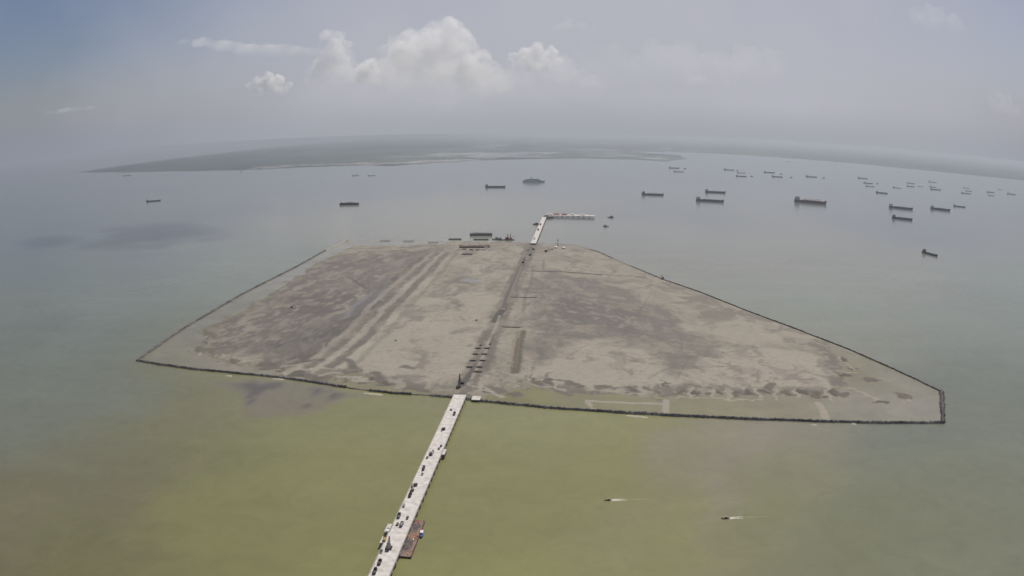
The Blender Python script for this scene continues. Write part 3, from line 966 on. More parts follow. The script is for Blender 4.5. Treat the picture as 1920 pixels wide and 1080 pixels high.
M = {
    'dark': mat('machine_dark', (.085, .08, .083), .6, .3, .8),
    'black': mat('rubber_black', (.025, .025, .027), .85, .2, 1),
    'yellow': mat('machine_yellow', (.55, .36, .05), .5, .15, .6),
    'orange': mat('machine_orange', (.48, .19, .05), .5, .15, .6),
    'white': mat('paint_white', (.72, .71, .69), .5, .08, .6),
    'blue': mat('paint_blue', (.06, .10, .28), .5, .15, .6),
    'navy': mat('paint_navy', (.035, .04, .09), .5, .15, .6),
    'red': mat('paint_red', (.33, .06, .045), .55, .2, .4),
    'green': mat('paint_green', (.08, .16, .09), .55, .2, .4),
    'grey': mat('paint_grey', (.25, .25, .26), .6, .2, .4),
    'steel': mat('steel', (.16, .155, .15), .6, .25, .5, rust=(.13, .06, .035), rust_amt=.4),
    'rust': mat('rusty_deck', (.20, .145, .12), .85, .3, .10, rust=(.12, .06, .04), rust_amt=.42),
    'brown': mat('brown_steel', (.15, .085, .065), .85, .3, .2),
    'glass': mat('cab_glass', (.03, .04, .05), .15, .05, 1, spec=.6),
    'coal': mat('coal_load', (.035, .034, .036), .95, .3, .2),
    'sandload': mat('sand_load', (.34, .30, .23), .95, .15, .3),
    'cream': mat('cream_paint', (.55, .50, .42), .6, .12, .2),
    'timber': mat('timber', (.22, .16, .11), .9, .3, .4),
    'scrap': mat('scrap_metal', (.105, .088, .08), .9, .45, .35, rust=(.16, .08, .05), rust_amt=.35),
    'rustheap': mat('rust_heap', (.26, .14, .095), .9, .35, .4),
    'hullred': mat('boot_red', (.20, .05, .045), .7, .2, .1),
}


# ------------------------------------------------------------------ site vehicles
def wheels(root, xs, w, r, name='wheel'):
    me = MB().cyl((0, -.18, 0), (0, .18, 0), r, n=10).mesh(name, M['black'])
    for x in xs:
        for s in (-1, 1):
            inst(name, me, root, (x, s * (w / 2 - .15), r))


def truck(loc, rz, label, body='dark', bed='steel', load=None):
    t = empty('dump_truck', loc, rz)
    wheels(t, (-2.6, -1.4, 2.5), 2.5, .55)
    MB().box((0, 0, .55), (8, 1.1, .35)).build('chassis', M['dark'], t)
    c = MB().box((3.1, 0, .9), (1.8, 2.4, 2.0), top=(.85, .95), shift=(-.1, 0)).build('cab', M[body], t)
    MB().box((3.93, 0, 1.95), (.12, 2.0, .75), shift=(-.08, 0)).build('windscreen', M['glass'], c)
    b = MB().box((-1, 0, .95), (5.6, 2.5, .2)).box((-1, 1.2, 1.15), (5.6, .1, 1.2)).box((-1, -1.2, 1.15), (5.6, .1, 1.2)).box((-3.75, 0, 1.15), (.1, 2.5, 1.1)).box((1.75, 0, 1.15), (.1, 2.5, 1.6))
    b.build('tipper_bed', M[bed], t)
    if load:
        MB().mound((-1, 0, 1.2), 2.6, 1.1, 1.3, seed=3).build('load', M[load], t)
    tag(t, label, 'truck', 'vehicles and plant on the bridge')
    return t


def mixer(loc, rz, label, body='white', drum='navy'):
    t = empty('mixer_truck', loc, rz)
    wheels(t, (-2.8, -1.5, 2.6), 2.5, .55)
    MB().box((0, 0, .55), (8.2, 1.1, .35)).build('chassis', M['dark'], t)
    c = MB().box((3.2, 0, .9), (1.8, 2.4, 2.0), top=(.85, .95)).build('cab', M[body], t)
    MB().box((4.06, 0, 1.95), (.1, 2.0, .75)).build('windscreen', M['glass'], c)
    d = MB()
    ax = [(-3.6, .55, 2.5), (-2.6, .95, 2.4), (-1.0, 1.25, 2.15), (.8, 1.2, 1.95), (1.9, .7, 1.8)]
    d.loft([[(x, r * math.cos(k * math.pi / 5), z + r * math.sin(k * math.pi / 5)) for k in range(10)] for x, r, z in ax])
    d.build('drum', M[drum], t)
    MB().box((-3.9, 0, 1.4), (.5, .6, .9)).build('chute', M['steel'], t)
    tag(t, label, 'truck', 'vehicles and plant on the bridge')
    return t


def excavator(loc, rz, label, body='dark', swing=.4, scale=1.0):
    t = empty('excavator', loc, rz)
    t.scale = (scale,) * 3
    for s in (-1, 1):
        MB().box((0, s * 1.15, 0), (4.2, .65, .9), top=(.82, 1)).build('track', M['black'], t)
    MB().cyl((0, 0, .8), (0, 0, 1.15), .8).build('turntable', M['dark'], t)
    h = MB().box((-.5, 0, 1.15), (3.6, 2.7, 1.25), top=(.95, .92)).build('house', M[body], t)
    h.rotation_euler.z = swing
    MB().box((.75, .85, 1.2), (1.5, 1.0, 1.7), top=(.8, .9)).build('cab', M['glass'], h)
    MB().bar((1.2, -.2, 1.9), (3.4, -.2, 3.6), .55, .7).bar((3.4, -.2, 3.6), (5.2, -.2, 3.1), .5, .6).build('boom', M[body], h)
    MB().bar((5.2, -.2, 3.2), (5.7, -.2, 1.4), .4, .5).build('stick', M[body], h)
    MB().box((5.6, -.2, .6), (.9, 1.1, .9), top=(.6, 1)).build('bucket', M['steel'], h)
    tag(t, label, 'excavator', 'vehicles and plant on the bridge')
    return t


def car(loc, rz, label, body='white', name='pickup_truck', cat='pickup'):
    t = empty(name, loc, rz)
    wheels(t, (-1.5, 1.5), 1.9, .38)
    b = MB().box((0, 0, .4), (5.0, 1.85, .65), top=(.97, .95)).build('body', M[body], t)
    MB().box((.3, 0, 1.05), (2.2, 1.7, .75), top=(.7, .85)).build('cabin', M['glass'], t)
    MB().box((-1.65, 0, 1.06), (1.5, 1.55, .12)).build('load_bed', M['dark'], t)
    for s in (-1, 1):
        MB().box((2.47, s * .65, .65), (.08, .3, .2)).build('headlight', M['cream'], t)
    tag(t, label, cat, 'vehicles and plant on the bridge')
    return t


def lattice(mb, a, b, w, n, th=.18):
    a, b = Vector(a), Vector(b)
    d = (b - a).normalized()
    up = Vector((0, 1, 0))
    x = d.cross(up).normalized(); y = x.cross(d)
    cor = [(x * i + y * j) * (w / 2) for i, j in ((-1, -1), (1, -1), (1, 1), (-1, 1))]
    for c in cor:
        mb.bar(a + c, b + c * .5, th)
    for k in range(n):
        t0, t1 = k / n, (k + 1) / n
        p0, p1 = a.lerp(b, t0), a.lerp(b, t1)
        s0, s1 = 1 - .5 * t0, 1 - .5 * t1
        for q in range(4):
            mb.bar(p0 + cor[q] * s0, p1 + cor[(q + 1) % 4] * s1, th * .6)
    return mb


def crawler_crane(loc, rz, label, boom=(6, 26), body='dark', group='cranes on the works', leader=False):
    t = empty('crawler_crane', loc, rz)
    for s in (-1, 1):
        MB().box((0, s * 2.1, 0), (6.2, 1.0, 1.3), top=(.8, 1)).build('track', M['black'], t)
    MB().cyl((0, 0, 1.1), (0, 0, 1.6), 1.3).build('turntable', M['dark'], t)
    h = MB().box((-1.2, 0, 1.6), (6.2, 3.2, 2.2), top=(.96, .95)).build('house', M[body], t)
    MB().box((1.9, 1.35, 1.6), (1.6, 1.2, 2.1), top=(.8, .9)).build('cab', M['glass'], h)
    MB().box((-4.6, 0, 1.7), (1.0, 3.0, 1.7)).build('counterweight', M['steel'], h)
    bo = lattice(MB(), (1.6, 0, 2.6), (boom[0], 0, boom[1]), 1.5, 12, .24).build('boom', M[body], t)
    MB().bar((-3.2, 0, 3.8), (-1.6, 0, 7.5), .25).bar((1.0, 0, 3.6), (-1.6, 0, 7.5), .25).bar((-1.6, 0, 7.5), (boom[0] - .2, 0, boom[1] - .6), .12).build('gantry', M['steel'], t)
    if leader:
        MB().bar((boom[0] + .6, 0, .3), (boom[0] + .6, 0, boom[1] + 2), .9).build('pile_leader', M['steel'], t)
        MB().box((boom[0] + 1.5, 0, boom[1] * .55), (1.0, 1.0, 4)).build('hammer', M['dark'], t)
    else:
        MB().bar((boom[0], 0, boom[1]), (boom[0], 0, boom[1] * .45), .1).box((boom[0], 0, boom[1] * .42), (.6, .5, .9)).build('hook', M['black'], t)
    tag(t, label, 'crane', group)
    return t


def stack(loc, rz, label, m='steel', n=5, L_=6.0, kind='pipe_stack'):
    t = empty(kind, loc, rz)
    me = MB().cyl((-L_ / 2, 0, 0), (L_ / 2, 0, 0), .32, n=8).mesh('pipe', M[m])
    row = n; z = .32; i = 0
    while row > 0 and i < 3:
        for k in range(row):
            inst('pipe', me, t, (0, (k - (row - 1) / 2) * .66, z))
        row -= 1; z += .56; i += 1
    for s_ in (-1, 1):
        MB().box((s_ * L_ * .3, 0, 0), (.3, n * .7, .14)).build('bearer', M['timber'], t)
    tag(t, label, 'pipe stack', 'materials stacked on the bridge')
    return t


def on_deck(px, py):
    p = at(px, py, ZD)
    return Vector((p.x, p.y, ZD + .02))


FWDB = BRZ            # heading towards the camera along the bridge
BACKB = BRZ + math.pi
stack(on_deck(846, 769), BRZ + .3, 'small dark pipe stack on the bridge beside its upper side bay', n=4, L_=4)
truck(on_deck(852, 777), BACKB, 'small dark tipper truck on the bridge, closest to the island end', 'grey')
excavator(on_deck(832, 806), BRZ + .6, 'dark excavator standing alone on the bridge above the pale right-hand bay', 'dark', -.9, 1.0)
car(on_deck(827, 837), BRZ, 'dark pickup on the bridge beside the pale right-hand bay', 'dark')
stack(on_deck(823, 842), BRZ, 'low steel pipe stack beside the pickup near the right-hand bay', n=4, L_=3.5)
excavator(on_deck(808, 853), BACKB + .2, 'dark excavator on the bridge left of the pale right-hand bay', 'dark', -.5, 1.1)
car(on_deck(801, 859), BACKB, 'grey pickup behind the excavator in the middle of the bridge', 'grey')
mixer(on_deck(794, 880), BACKB, 'dark blue mixer truck midway along the bridge', 'navy', 'navy')
car(on_deck(792, 890), BACKB, 'white pickup just below the dark blue mixer truck', 'white')
excavator(on_deck(779, 911), BRZ + .5, 'dark excavator with boom raised, upper one of the pair on the lower bridge', 'dark', -1.0, 1.0)
excavator(on_deck(773, 920), BACKB, 'dark excavator, lower one of the pair on the lower bridge', 'steel', .2, 1.1)
truck(on_deck(769, 930), BACKB, 'dark tipper truck just below the pair of excavators', 'dark', 'dark', 'coal')
stack(on_deck(757, 949), BRZ + .1, 'faint grey pipe stack alone on the bridge deck above the barge', 'grey', 4, 5)
truck(on_deck(748, 969), BACKB, 'dark tipper truck on the left lane level with the barge top', 'dark', 'steel')
car(on_deck(764, 972), BRZ, 'dark pickup at the right kerb above the barge', 'dark')
stack(on_deck(745, 984), BRZ, 'steel pipe stack on the bridge beside the lower left bay', 'steel', 4, 4)
truck(on_deck(753, 985), BRZ, 'grey tipper truck on the bridge between barge and lower left bay', 'grey', 'grey', 'sandload')
crawler_crane(on_deck(729, 1028), BACKB, 'dark round-bodied crawler crane on the bridge below the yellow truck', (5, 9), 'dark')
car(on_deck(715, 1035), BRZ, 'small grey pickup at the left kerb near the bottom edge', 'grey')
truck(on_deck(712, 1056), BACKB, 'dark tipper truck on the bridge, last but one before the bottom edge', 'grey', 'dark')
truck(on_deck(703, 1073), BACKB, 'dark blue tipper truck cut by the bottom edge of the picture', 'navy', 'dark')


# side bays hung on the bridge
def bay(px, py, lx_, wy, label, m=None):
    p = at(px, py, ZD - .6)
    t = empty('side_bay', (p.x, p.y, ZD - .6), BRZ)
    MB().box((0, 0, -.8), (lx_, wy, .8)).build('platform', m or M_CONC, t)
    me = MB().cyl((0, 0, -7), (0, 0, -.8), .5, n=8).mesh('pile', M_PILE)
    for sx_ in (-1, 1):
        for sy_ in (-1, 1):
            inst('pile', me, t, (sx_ * (lx_ / 2 - 1), sy_ * (wy / 2 - 1), 0))
    for s_ in (-1, 1):
        MB().box((0, s_ * (wy / 2 - .1), 0), (lx_, .15, 1.0)).build('guard_rail', M['grey'], t)
    tag(t, label, 'platform', 'side bays of the bridge')
    return t


bay(729, 990, 15, 5.5, 'pale side bay on the left of the bridge, opposite the barge')
bay(838, 772, 11, 5, 'pale side bay on the left of the bridge near the island')
bay(832, 847, 14, 5, 'pale side bay on the right of the bridge, midway along')
p = at(727, 996, ZD); truck(Vector((p.x, p.y, ZD - .58)), FWDB, 'white tipper truck standing on the lower left side bay', 'white', 'white')
p = at(722, 1010, ZD)
bay(721, 1012, 11, 6.5, 'pale lower side bay under the yellow truck')
p = at(721, 1012, ZD); truck(Vector((p.x, p.y, ZD - .58)), FWDB + .1, 'yellow and orange tipper truck left of the bridge opposite the barge', 'yellow', 'orange', 'sandload')
# concrete landing pad on the bund beside the bridge
p = at(893, 746, 3.2)
t = empty('landing_pad', (p.x, p.y, 0), BRZ)
MB().box((0, 0, 2.2), (14, 11, 1.0)).build('slab', M_CONC, t)
me = MB().cyl((0, 0, -1.5), (0, 0, 2.2), .5, n=8).mesh('pile', M_PILE)
for a_ in (-1, 1):
    for b_ in (-1, 1):
        inst('pile', me, t, (a_ * 5.5, b_ * 4.2, 0))
tag(t, 'small pale concrete pad on the bund just right of the bridge end', 'pad')


# ------------------------------------------------------------------ works barge beside the bridge
def flat_barge(loc, rz, L_, B_, Fb, label, hull='brown', deck='rust', items=(), group=None, name='work_barge'):
    t = empty(name, loc, rz)
    hl, hb = L_ / 2, B_ / 2
    rake = min(L_ * .06, 4)
    mb = MB()
    mb.loft([[(-hl, -hb, .6), (-hl, hb, .6), (-hl, hb, Fb), (-hl, -hb, Fb)], [(-hl + rake, -hb, -.8), (-hl + rake, hb, -.8), (-hl + rake, hb, Fb), (-hl + rake, -hb, Fb)],
             [(hl - rake, -hb, -.8), (hl - rake, hb, -.8), (hl - rake, hb, Fb), (hl - rake, -hb, Fb)], [(hl, -hb, .6), (hl, hb, .6), (hl, hb, Fb), (hl, -hb, Fb)]])
    mb.build('hull', M[hull], t)
    MB().box((0, 0, Fb + .004), (L_ - .6, B_ - .6, .10)).build('deck', M[deck], t)
    for s in (-1, 1):
        MB().box((0, s * (hb - .2), Fb + .11), (L_ - .2, .25, .5)).build('bulwark', M[hull], t)
    for s in (-1, 1):
        for q in (-1, 1):
            MB().cyl((s * (hl - 1.5), q * (hb - 1), Fb), (s * (hl - 1.5), q * (hb - 1), Fb + .9), .3, n=8).build('bollard', M['black'], t)
    for f in items:
        f(t, Fb + .11)
    tag(t, label, 'barge', group)
    return t


b1, b2, b3 = at(741, 1041, 1.6), at(770, 1046, 1.6), at(796, 978, 1.6)
axis = (b2 - b3); BLn = axis.length; BWd = (b2 - b1).length * 1.02
ctr = (b1 + b3) / 2
brz = math.atan2(axis.y, axis.x)
print('works barge', BLn, BWd)


def hold(x, y, l, w, h, m, nm='cargo_heap'):
    def f(t, z):
        MB().mound((x, y, z), l / 2, w / 2, h, 14, 4, seed=int(l)).build(nm, M[m], t)
    return f


def house(x, y, l, w, h, m, nm='deckhouse'):
    def f(t, z):
        o = MB().box((x, y, z), (l, w, h)).build(nm, M[m], t)
        MB().box((x, y, z + h), (l + .6, w + .6, .2)).build('roof', M['grey'], o)
        for k in (-1, 0, 1):
            for s in (-1, 1):
                MB().box((x + k * l * .3, y + s * w / 2, z + h * .5), (l * .16, .06, h * .28)).build('window', M['glass'], o)
    return f


wb = flat_barge((ctr.x, ctr.y, 0), brz, BLn, BWd, 1.7, 'rusty brown works barge moored under the right side of the bridge', 'brown', 'rust',
                [hold(BLn * .2, -BWd * .05, BLn * .3, BWd * .75, .7, 'scrap', 'scrap_heap'), hold(-BLn * .32, BWd * .08, BLn * .2, BWd * .6, .6, 'scrap', 'scrap_heap'), hold(-BLn * .05, 0, BLn * .14, BWd * .6, .5, 'rustheap', 'rusty_heap')])
for i, (fx, fy, m_, l_) in enumerate(((.43, .2, 'orange', 3), (-.1, .35, 'orange', 7), (-.46, .1, 'red', 6), (.05, .2, 'cream', 4), (-.2, -.25, 'timber', 5))):
    o = MB().bar((fx * BLn - l_ / 2, fy * BWd, 2.2), (fx * BLn + l_ / 2, fy * BWd + .8, 2.2), .8, .8).build('steel_section', M[m_], wb)


def small_boat(px, py, rz, L_, label, hull='white', top='blue', cat='boat', wake=None, name='small_boat', group=None):
    p = at(px, py)
    t = empty(name, (p.x, p.y, 0), rz)
    B_ = L_ * .28
    st = [(-.5, .86, .55), (-.3, 1, .6), (0, 1, .65), (.25, .82, .75), (.4, .45, .9), (.5, .04, 1.0)]
    D = L_ * .16
    rings = [[(x * L_, -b * B_ / 2 * .45, -.35), (x * L_, b * B_ / 2 * .45, -.35), (x * L_, b * B_ / 2, h * D), (x * L_, -b * B_ / 2, h * D)] for x, b, h in st]
    MB().loft(rings).build('hull', M[hull], t)
    c = MB().box((-.08 * L_, 0, .6 * D), (L_ * .34, B_ * .66, L_ * .14), top=(.85, .9)).build('cabin', M[top], t)
    MB().box((-.08 * L_, 0, .6 * D + L_ * .14), (L_ * .36, B_ * .72, .12)).build('roof', M['grey' if wake else 'white'], c)
    MB().bar((-.12 * L_, 0, .6 * D + L_ * .14), (-.12 * L_, 0, .6 * D + L_ * .28), .1).build('mast', M['grey'], t)
    if wake:
        n = 16
        foam = mat('foam', (.50, .50, .42), .9, .3, .8)
        for s in (-1, 1):
            vs = []
            for i in range(n + 1):
                u = i / n
                x = -L_ * .3 - u * wake
                off = s * (B_ * .45 + u * wake * .05)
                w = (.75 * (1 - u) ** .6 + .08) * random.uniform(.5, 1.4)
                vs += [(x, off - w, .03), (x, off + w, .03)]
            MB().add(vs, [(2 * i, 2 * i + 1, 2 * i + 3, 2 * i + 2) for i in range(n)]).build('bow_wave', foam, t)
        vs = []
        for i in range(n + 1):
            u = i / n
            x = -L_ * .45 - u * wake * .6
            w = B_ * (.5 - .4 * u) * random.uniform(.6, 1.2)
            vs += [(x, -w, .05), (x, w, .05)]
        MB().add(vs, [(2 * i, 2 * i + 1, 2 * i + 3, 2 * i + 2) for i in range(n)]).build('wake', foam, t)
        vs = []
        for i in range(31):
            u = i / 30
            x = -L_ * .45 - wake * .6 - u * wake * 1.8
            w = .7 * (1 - u * .7) * random.uniform(.3, 1.2)
            y = u * u * wake * .12
            vs += [(x, y - w, .03), (x, y + w, .03)]
        MB().add(vs, [(2 * i, 2 * i + 1, 2 * i + 3, 2 * i + 2) for i in range(30)]).build('wake_trail', mat('faint_foam', (.25, .24, .125), .5, .15, .3), t)
    tag(t, label, cat, group)
    return t


small_boat(791, 1003, brz + .1, 13, 'blue and white work boat tied to the right side of the works barge', 'blue', 'white')
small_boat(1140, 938, math.pi + .02, 7, 'small speedboat with a short white wake, left one of two', 'timber', 'timber', 'boat', 16, 'speedboat', 'speedboats heading left')
small_boat(1360, 972, math.pi - .02, 8, 'small speedboat with a bright wake, right one of two', 'timber', 'timber', 'boat', 16, 'speedboat', 'speedboats heading left')

# ------------------------------------------------------------------ works on the island
p = at(860, 727, 1)
crawler_crane(Vector((p.x, p.y, 1.0)), 1.2, 'dark piling crane with a tall leader where the bridge meets the island', (4.0, 17), 'dark', leader=True)
p = at(867, 719, 1)
excavator(Vector((p.x, p.y, 1.0)), 2.2, 'dark excavator tucked behind the piling crane at the bridge end', 'dark', .5, 1.1)
p = at(981, 493, 1)
crawler_crane(Vector((p.x, p.y, 1.0)), .6, 'dark crawler crane on the far part of the pile corridor', (6, 15), 'dark')
p = at(994, 479, 1)
excavator(Vector((p.x, p.y, 1)), .9, 'dark excavator on the pile corridor beyond the far crawler crane', 'dark', .4, 1.7)
p = at(990, 470, 1)
truck(Vector((p.x, p.y, 1)), .9, 'brown tipper truck at the far end of the pile corridor', 'brown', 'brown', 'sandload')
p = at(1000, 468, 1)
excavator(Vector((p.x, p.y, 1)), 2.5, 'grey excavator at the foot of the far jetty', 'grey', .4, 1.7)
p = at(1024, 472, 1)
excavator(Vector((p.x, p.y, 1)), .2, 'brown excavator on the sand right of the far jetty foot', 'brown', .3, 2.0)
p = at(1035, 468, 1)
truck(Vector((p.x, p.y, 1)), .4, 'brown tipper truck right of the far jetty foot, below the white tents', 'brown', 'timber')
p = at(547, 577, .3)
excavator(Vector((p.x, p.y, .3)), .2, 'blue excavator stranded alone in the left mud flat', 'blue', .3, 1.2)
p = at(742, 639, .9)
car(Vector((p.x, p.y, .9)), 1.3, 'lone dark pickup on the pale sand of the left half', 'dark')
p = at(893, 601, 1)
car(Vector((p.x, p.y, 1)), .1, 'lone dark pickup on the sand left of the pile corridor', 'dark')

# cross beams on piles standing beside the embankment
bents = [(905, 652, 26, 'uppermost'), (900, 663, 26, 'second from the top'), (896, 675, 28, 'third from the top'), (890, 687, 29, 'fourth from the top'), (896, 696, 14, 'lowest')]
M_BENT = mat('bent_concrete', (.15, .13, .115), .9, .25, .4)
for px, py, wpx, which in bents:
    a = at(px - wpx / 2, py, 2.2); b = at(px + wpx / 2, py, 2.2)
    Ln = (b - a).length
    t = empty('pile_bent', (a.x, a.y, .7), math.atan2(b.y - a.y, b.x - a.x))
    # the embankment between the two halves stays free
    parts_ = ((0, Ln * .36), (Ln * .64, Ln)) if wpx > 20 else ((0, Ln),)
    for (s0, s1) in parts_:
        MB().box(((s0 + s1) / 2, 0, .9), (s1 - s0, 4.2, 1.3)).build('cross_beam', M_BENT, t)
        for u in (.15, .85):
            MB().cyl((s0 + (s1 - s0) * u, 0, -.9), (s0 + (s1 - s0) * u, 0, .9), .45, n=8).build('pile', M_PILE, t)
    tag(t, 'dark concrete cross beam over the pile corridor, ' + which, 'pile bent', 'pile bents along the corridor')
for (x0, y0, x1, y1, lab) in ((901, 647, 909, 627, 'long dark pile beam running along the left of the corridor above the cross beams'), (919, 645, 925, 627, 'long dark pile beam running along the right of the corridor above the cross beams')):
    a = at(x0, y0, 2.2); b = at(x1, y1, 2.2)
    Ln = (b - a).length
    t = empty('pile_bent', (a.x, a.y, .7), math.atan2(b.y - a.y, b.x - a.x))
    MB().box((Ln / 2, 0, .9), (Ln, 3.4, 1.3)).build('cross_beam', M_BENT, t)
    for u in np.linspace(.05, .95, 6):
        MB().cyl((Ln * u, 0, -.9), (Ln * u, 0, .9), .45, n=8).build('pile', M_PILE, t)
    tag(t, lab, 'pile bent', 'pile bents along the corridor')


# steel discharge pipes lying on the sand
def pipeline(pts, label, r=.6, m='steel', z=1.3):
    P = [at(x, y, z) for x, y in pts]
    t = empty('discharge_pipe', (P[0].x, P[0].y, 0))
    o0 = Vector((P[0].x, P[0].y, 0))
    for a, b in zip(P[:-1], P[1:]):
        n = max(1, int((b - a).length / 12))
        for i in range(n):
            p0 = a.lerp(b, i / n) - o0; p1 = a.lerp(b, (i + 1) / n) - o0
            MB().cyl(p0, p1 + (p0 - p1) * .02, r, n=8).build('pipe_length', M[m], t)
    tag(t, label, 'pipe', 'discharge pipes on the island')


pipeline([(942, 613), (976, 614)], 'short dark discharge pipe crossing from the corridor to the green cutting', .9)
pipeline([(958, 557), (1006, 558)], 'dark discharge pipe crossing the sand right of the mid corridor', .8)
pipeline([(988, 508), (1060, 510), (1130, 515)], 'long discharge pipe crossing the right half near its far end', .7)
pipeline([(958, 690), (973, 618)], 'brown discharge pipe lying along the green cutting', .7, 'timber')

# ------------------------------------------------------------------ far end of the island: barges, sheds, tents
p = at(902, 441)
k_ = 1 / ppm(p)
flat_barge((p.x, p.y, 0), .03, 42 * k_, 24, 7.5, 'large dark grey flat barge moored off the far end of the island', 'steel', 'grey', [hold(0, 0, 36 * k_, 16, 2.5, 'steel')], 'barges off the far shore', 'cargo_barge')
p = at(853, 449); k_ = 1 / ppm(p)
flat_barge((p.x, p.y, 0), .02, 24 * k_, 12, 2.6, 'low dark barge left of the large grey barge, by the far shore', 'dark', 'steel', [], 'barges off the far shore', 'cargo_barge')
p = at(902, 449.5); k_ = 1 / ppm(p)
flat_barge((p.x, p.y, 0), -.04, 28 * k_, 11, 2.4, 'low dark barge just below the large grey barge', 'dark', 'steel', [], 'barges off the far shore', 'cargo_barge')


def tug(px, py, rz, L_, label, hull='dark', top='white', group=None):
    p = at(px, py)
    t = empty('tug_boat', (p.x, p.y, 0), rz)
    B_ = L_ * .3; D = L_ * .14
    st = [(-.5, .8, .7), (-.35, 1, .7), (0, 1, .75), (.25, .9, .95), (.42, .55, 1.25), (.5, .06, 1.4)]
    rings = [[(x * L_, -b * B_ / 2 * .6, -.8), (x * L_, b * B_ / 2 * .6, -.8), (x * L_, b * B_ / 2, h * D), (x * L_, -b * B_ / 2, h * D)] for x, b, h in st]
    MB().loft(rings).build('hull', M[hull], t)
    c = MB().box((.08 * L_, 0, .75 * D), (L_ * .34, B_ * .6, L_ * .11), top=(.95, .95)).build('deckhouse', M[top], t)
    MB().box((.13 * L_, 0, .75 * D + L_ * .11), (L_ * .15, B_ * .45, L_ * .09), top=(.9, .9)).build('wheelhouse', M[top], c)
    MB().cyl((-.06 * L_, 0, .75 * D + L_ * .1), (-.06 * L_, 0, .75 * D + L_ * .22), L_ * .035, n=8).build('funnel', M['orange'], t)
    MB().bar((.1 * L_, 0, .75 * D + L_ * .2), (.1 * L_, 0, .75 * D + L_ * .4), L_ * .02).build('mast', M['grey'], t)
    tag(t, label, 'tug', group)
    return t


tug(930, 449, .1, 26, 'small grey tug between the large grey barge and the red dredger', 'dark', 'grey')
tug(939, 450, 2.8, 24, 'small dark tug tied close to the red dredger', 'dark', 'steel')
# red cutter dredger / crane pontoon
p = at(955, 450); k_ = 1 / ppm(p)
t = empty('crane_pontoon', (p.x, p.y, 0), .2)
MB().box((0, 0, -.6), (30, 16, 3.0)).build('hull', M['brown'], t)
MB().box((-7, 0, 2.42), (11, 9, 7)).build('deckhouse', M['red'], t)
MB().box((5, 0, 2.42), (7, 6, 5)).build('winch_house', M['cream'], t)
lattice(MB(), (3, -3, 3), (3, -1, 20), 2.5, 6, .6).build('a_frame', M['red'], t)
lattice(MB(), (-1, 4, 3), (-6, 5, 18), 2.5, 6, .6).build('spud_frame', M['red'], t)
MB().bar((6, 0, 7), (16, 0, 12), .9).build('boom', M['steel'], t)
tag(t, 'red and brown crane pontoon at the far shore of the island', 'dredger')


# rusty stacked formwork and sheds on the sand
def shed(px, py, lx_, wy, h, label, wall='brown', roof='rust', rz=0.0, name='site_shed', cat='shed', z=.9):
    p = at(px, py, z)
    t = empty(name, (p.x, p.y, z), rz)
    MB().box((0, 0, 0), (lx_, wy, h)).build('wall', M[wall], t)
    hl, hw = lx_ / 2 + .6, wy / 2 + .6
    MB().add([(-hl, -hw, h), (hl, -hw, h), (hl, hw, h), (-hl, hw, h), (-hl, 0, h + wy * .22), (hl, 0, h + wy * .22)], [(0, 1, 5, 4), (2, 3, 4, 5), (0, 4, 3), (1, 2, 5), (3, 2, 1, 0)]).build('roof', M[roof], t)
    MB().box((lx_ * .2, -wy / 2 - .03, 0), (2.4, .08, 2.4)).build('door', M['dark'], t)
    n = max(2, int(lx_ / 9))
    me = MB().box((0, 0, 1.1), (1.8, .08, 1.1)).mesh('window', M['glass'])
    for i in range(n):
        x = (i + .5) / n * lx_ - lx_ / 2
        if abs(x - lx_ * .2) > 2.4:
            inst('window', me, t, (x, -wy / 2 - .03, 0))
    tag(t, label, cat)
    return t


p = at(890, 463, 1); k_ = 1 / ppm(p)
shed(890, 464, 56 * k_, 16, 4.5, 'long rusty brown shed on the far end of the island', 'brown', 'rust', .02)
shed(876, 477, 18 * k_, 9, 3, 'small dark shed in front of the long rusty shed', 'brown', 'steel', .0)
for i, (px, py, m_, lab) in enumerate(((871, 468, 'steel', 'dark container left in front of the long rusty shed'), (884, 469, 'brown', 'brown container in the middle in front of the long rusty shed'), (895, 469, 'grey', 'grey container right of middle in front of the long rusty shed'), (906, 468, 'white', 'white container at the right end in front of the long rusty shed'), (912, 465, 'white', 'white container beside the right gable of the long rusty shed'))):
    p = at(px, py, 1)
    t = empty('container', (p.x, p.y, .9), random.uniform(-.2, .2))
    MB().box((0, 0, 0), (12, 3.2, 3.0)).build('body', M[m_], t)
    for s in (-1, 1):
        MB().box((6.02, s * .75, .1), (.08, 1.3, 2.6)).build('door', M['grey'], t)
    tag(t, lab, 'container', 'containers by the rusty shed')
for i, (px, py, lab) in enumerate(((1042, 465, 'white domed tent at the far end of the island, left one'), (1057, 466, 'white domed tent at the far end of the island, right one'))):
    p = at(px, py, 1)
    t = empty('white_tent', (p.x, p.y, .9))
    MB().cyl((0, 0, 0), (0, 0, 3.2), 5.2, 5.2, 14).build('wall', M['white'], t)
    MB().cyl((0, 0, 3.2), (0, 0, 6.8), 5.6, .4, 14).build('roof', M['white'], t)
    MB().box((0, -5.2, 0), (1.6, .3, 2.2)).build('door', M['grey'], t)
    tag(t, lab, 'tent', 'white tents on the far shore')
# slim mast on the far shore
p = at(1046, 461)
t = empty('signal_mast', (p.x, p.y, 0))
lattice(MB(), (0, 0, 0), (0, 0, 17), 2.6, 7, .5).build('tower', M['grey'], t)
MB().box((0, 0, 17), (4, 3, 2.5)).build('cabin', M['grey'], t)
tag(t, 'slim lattice signal mast behind the white tents', 'mast')
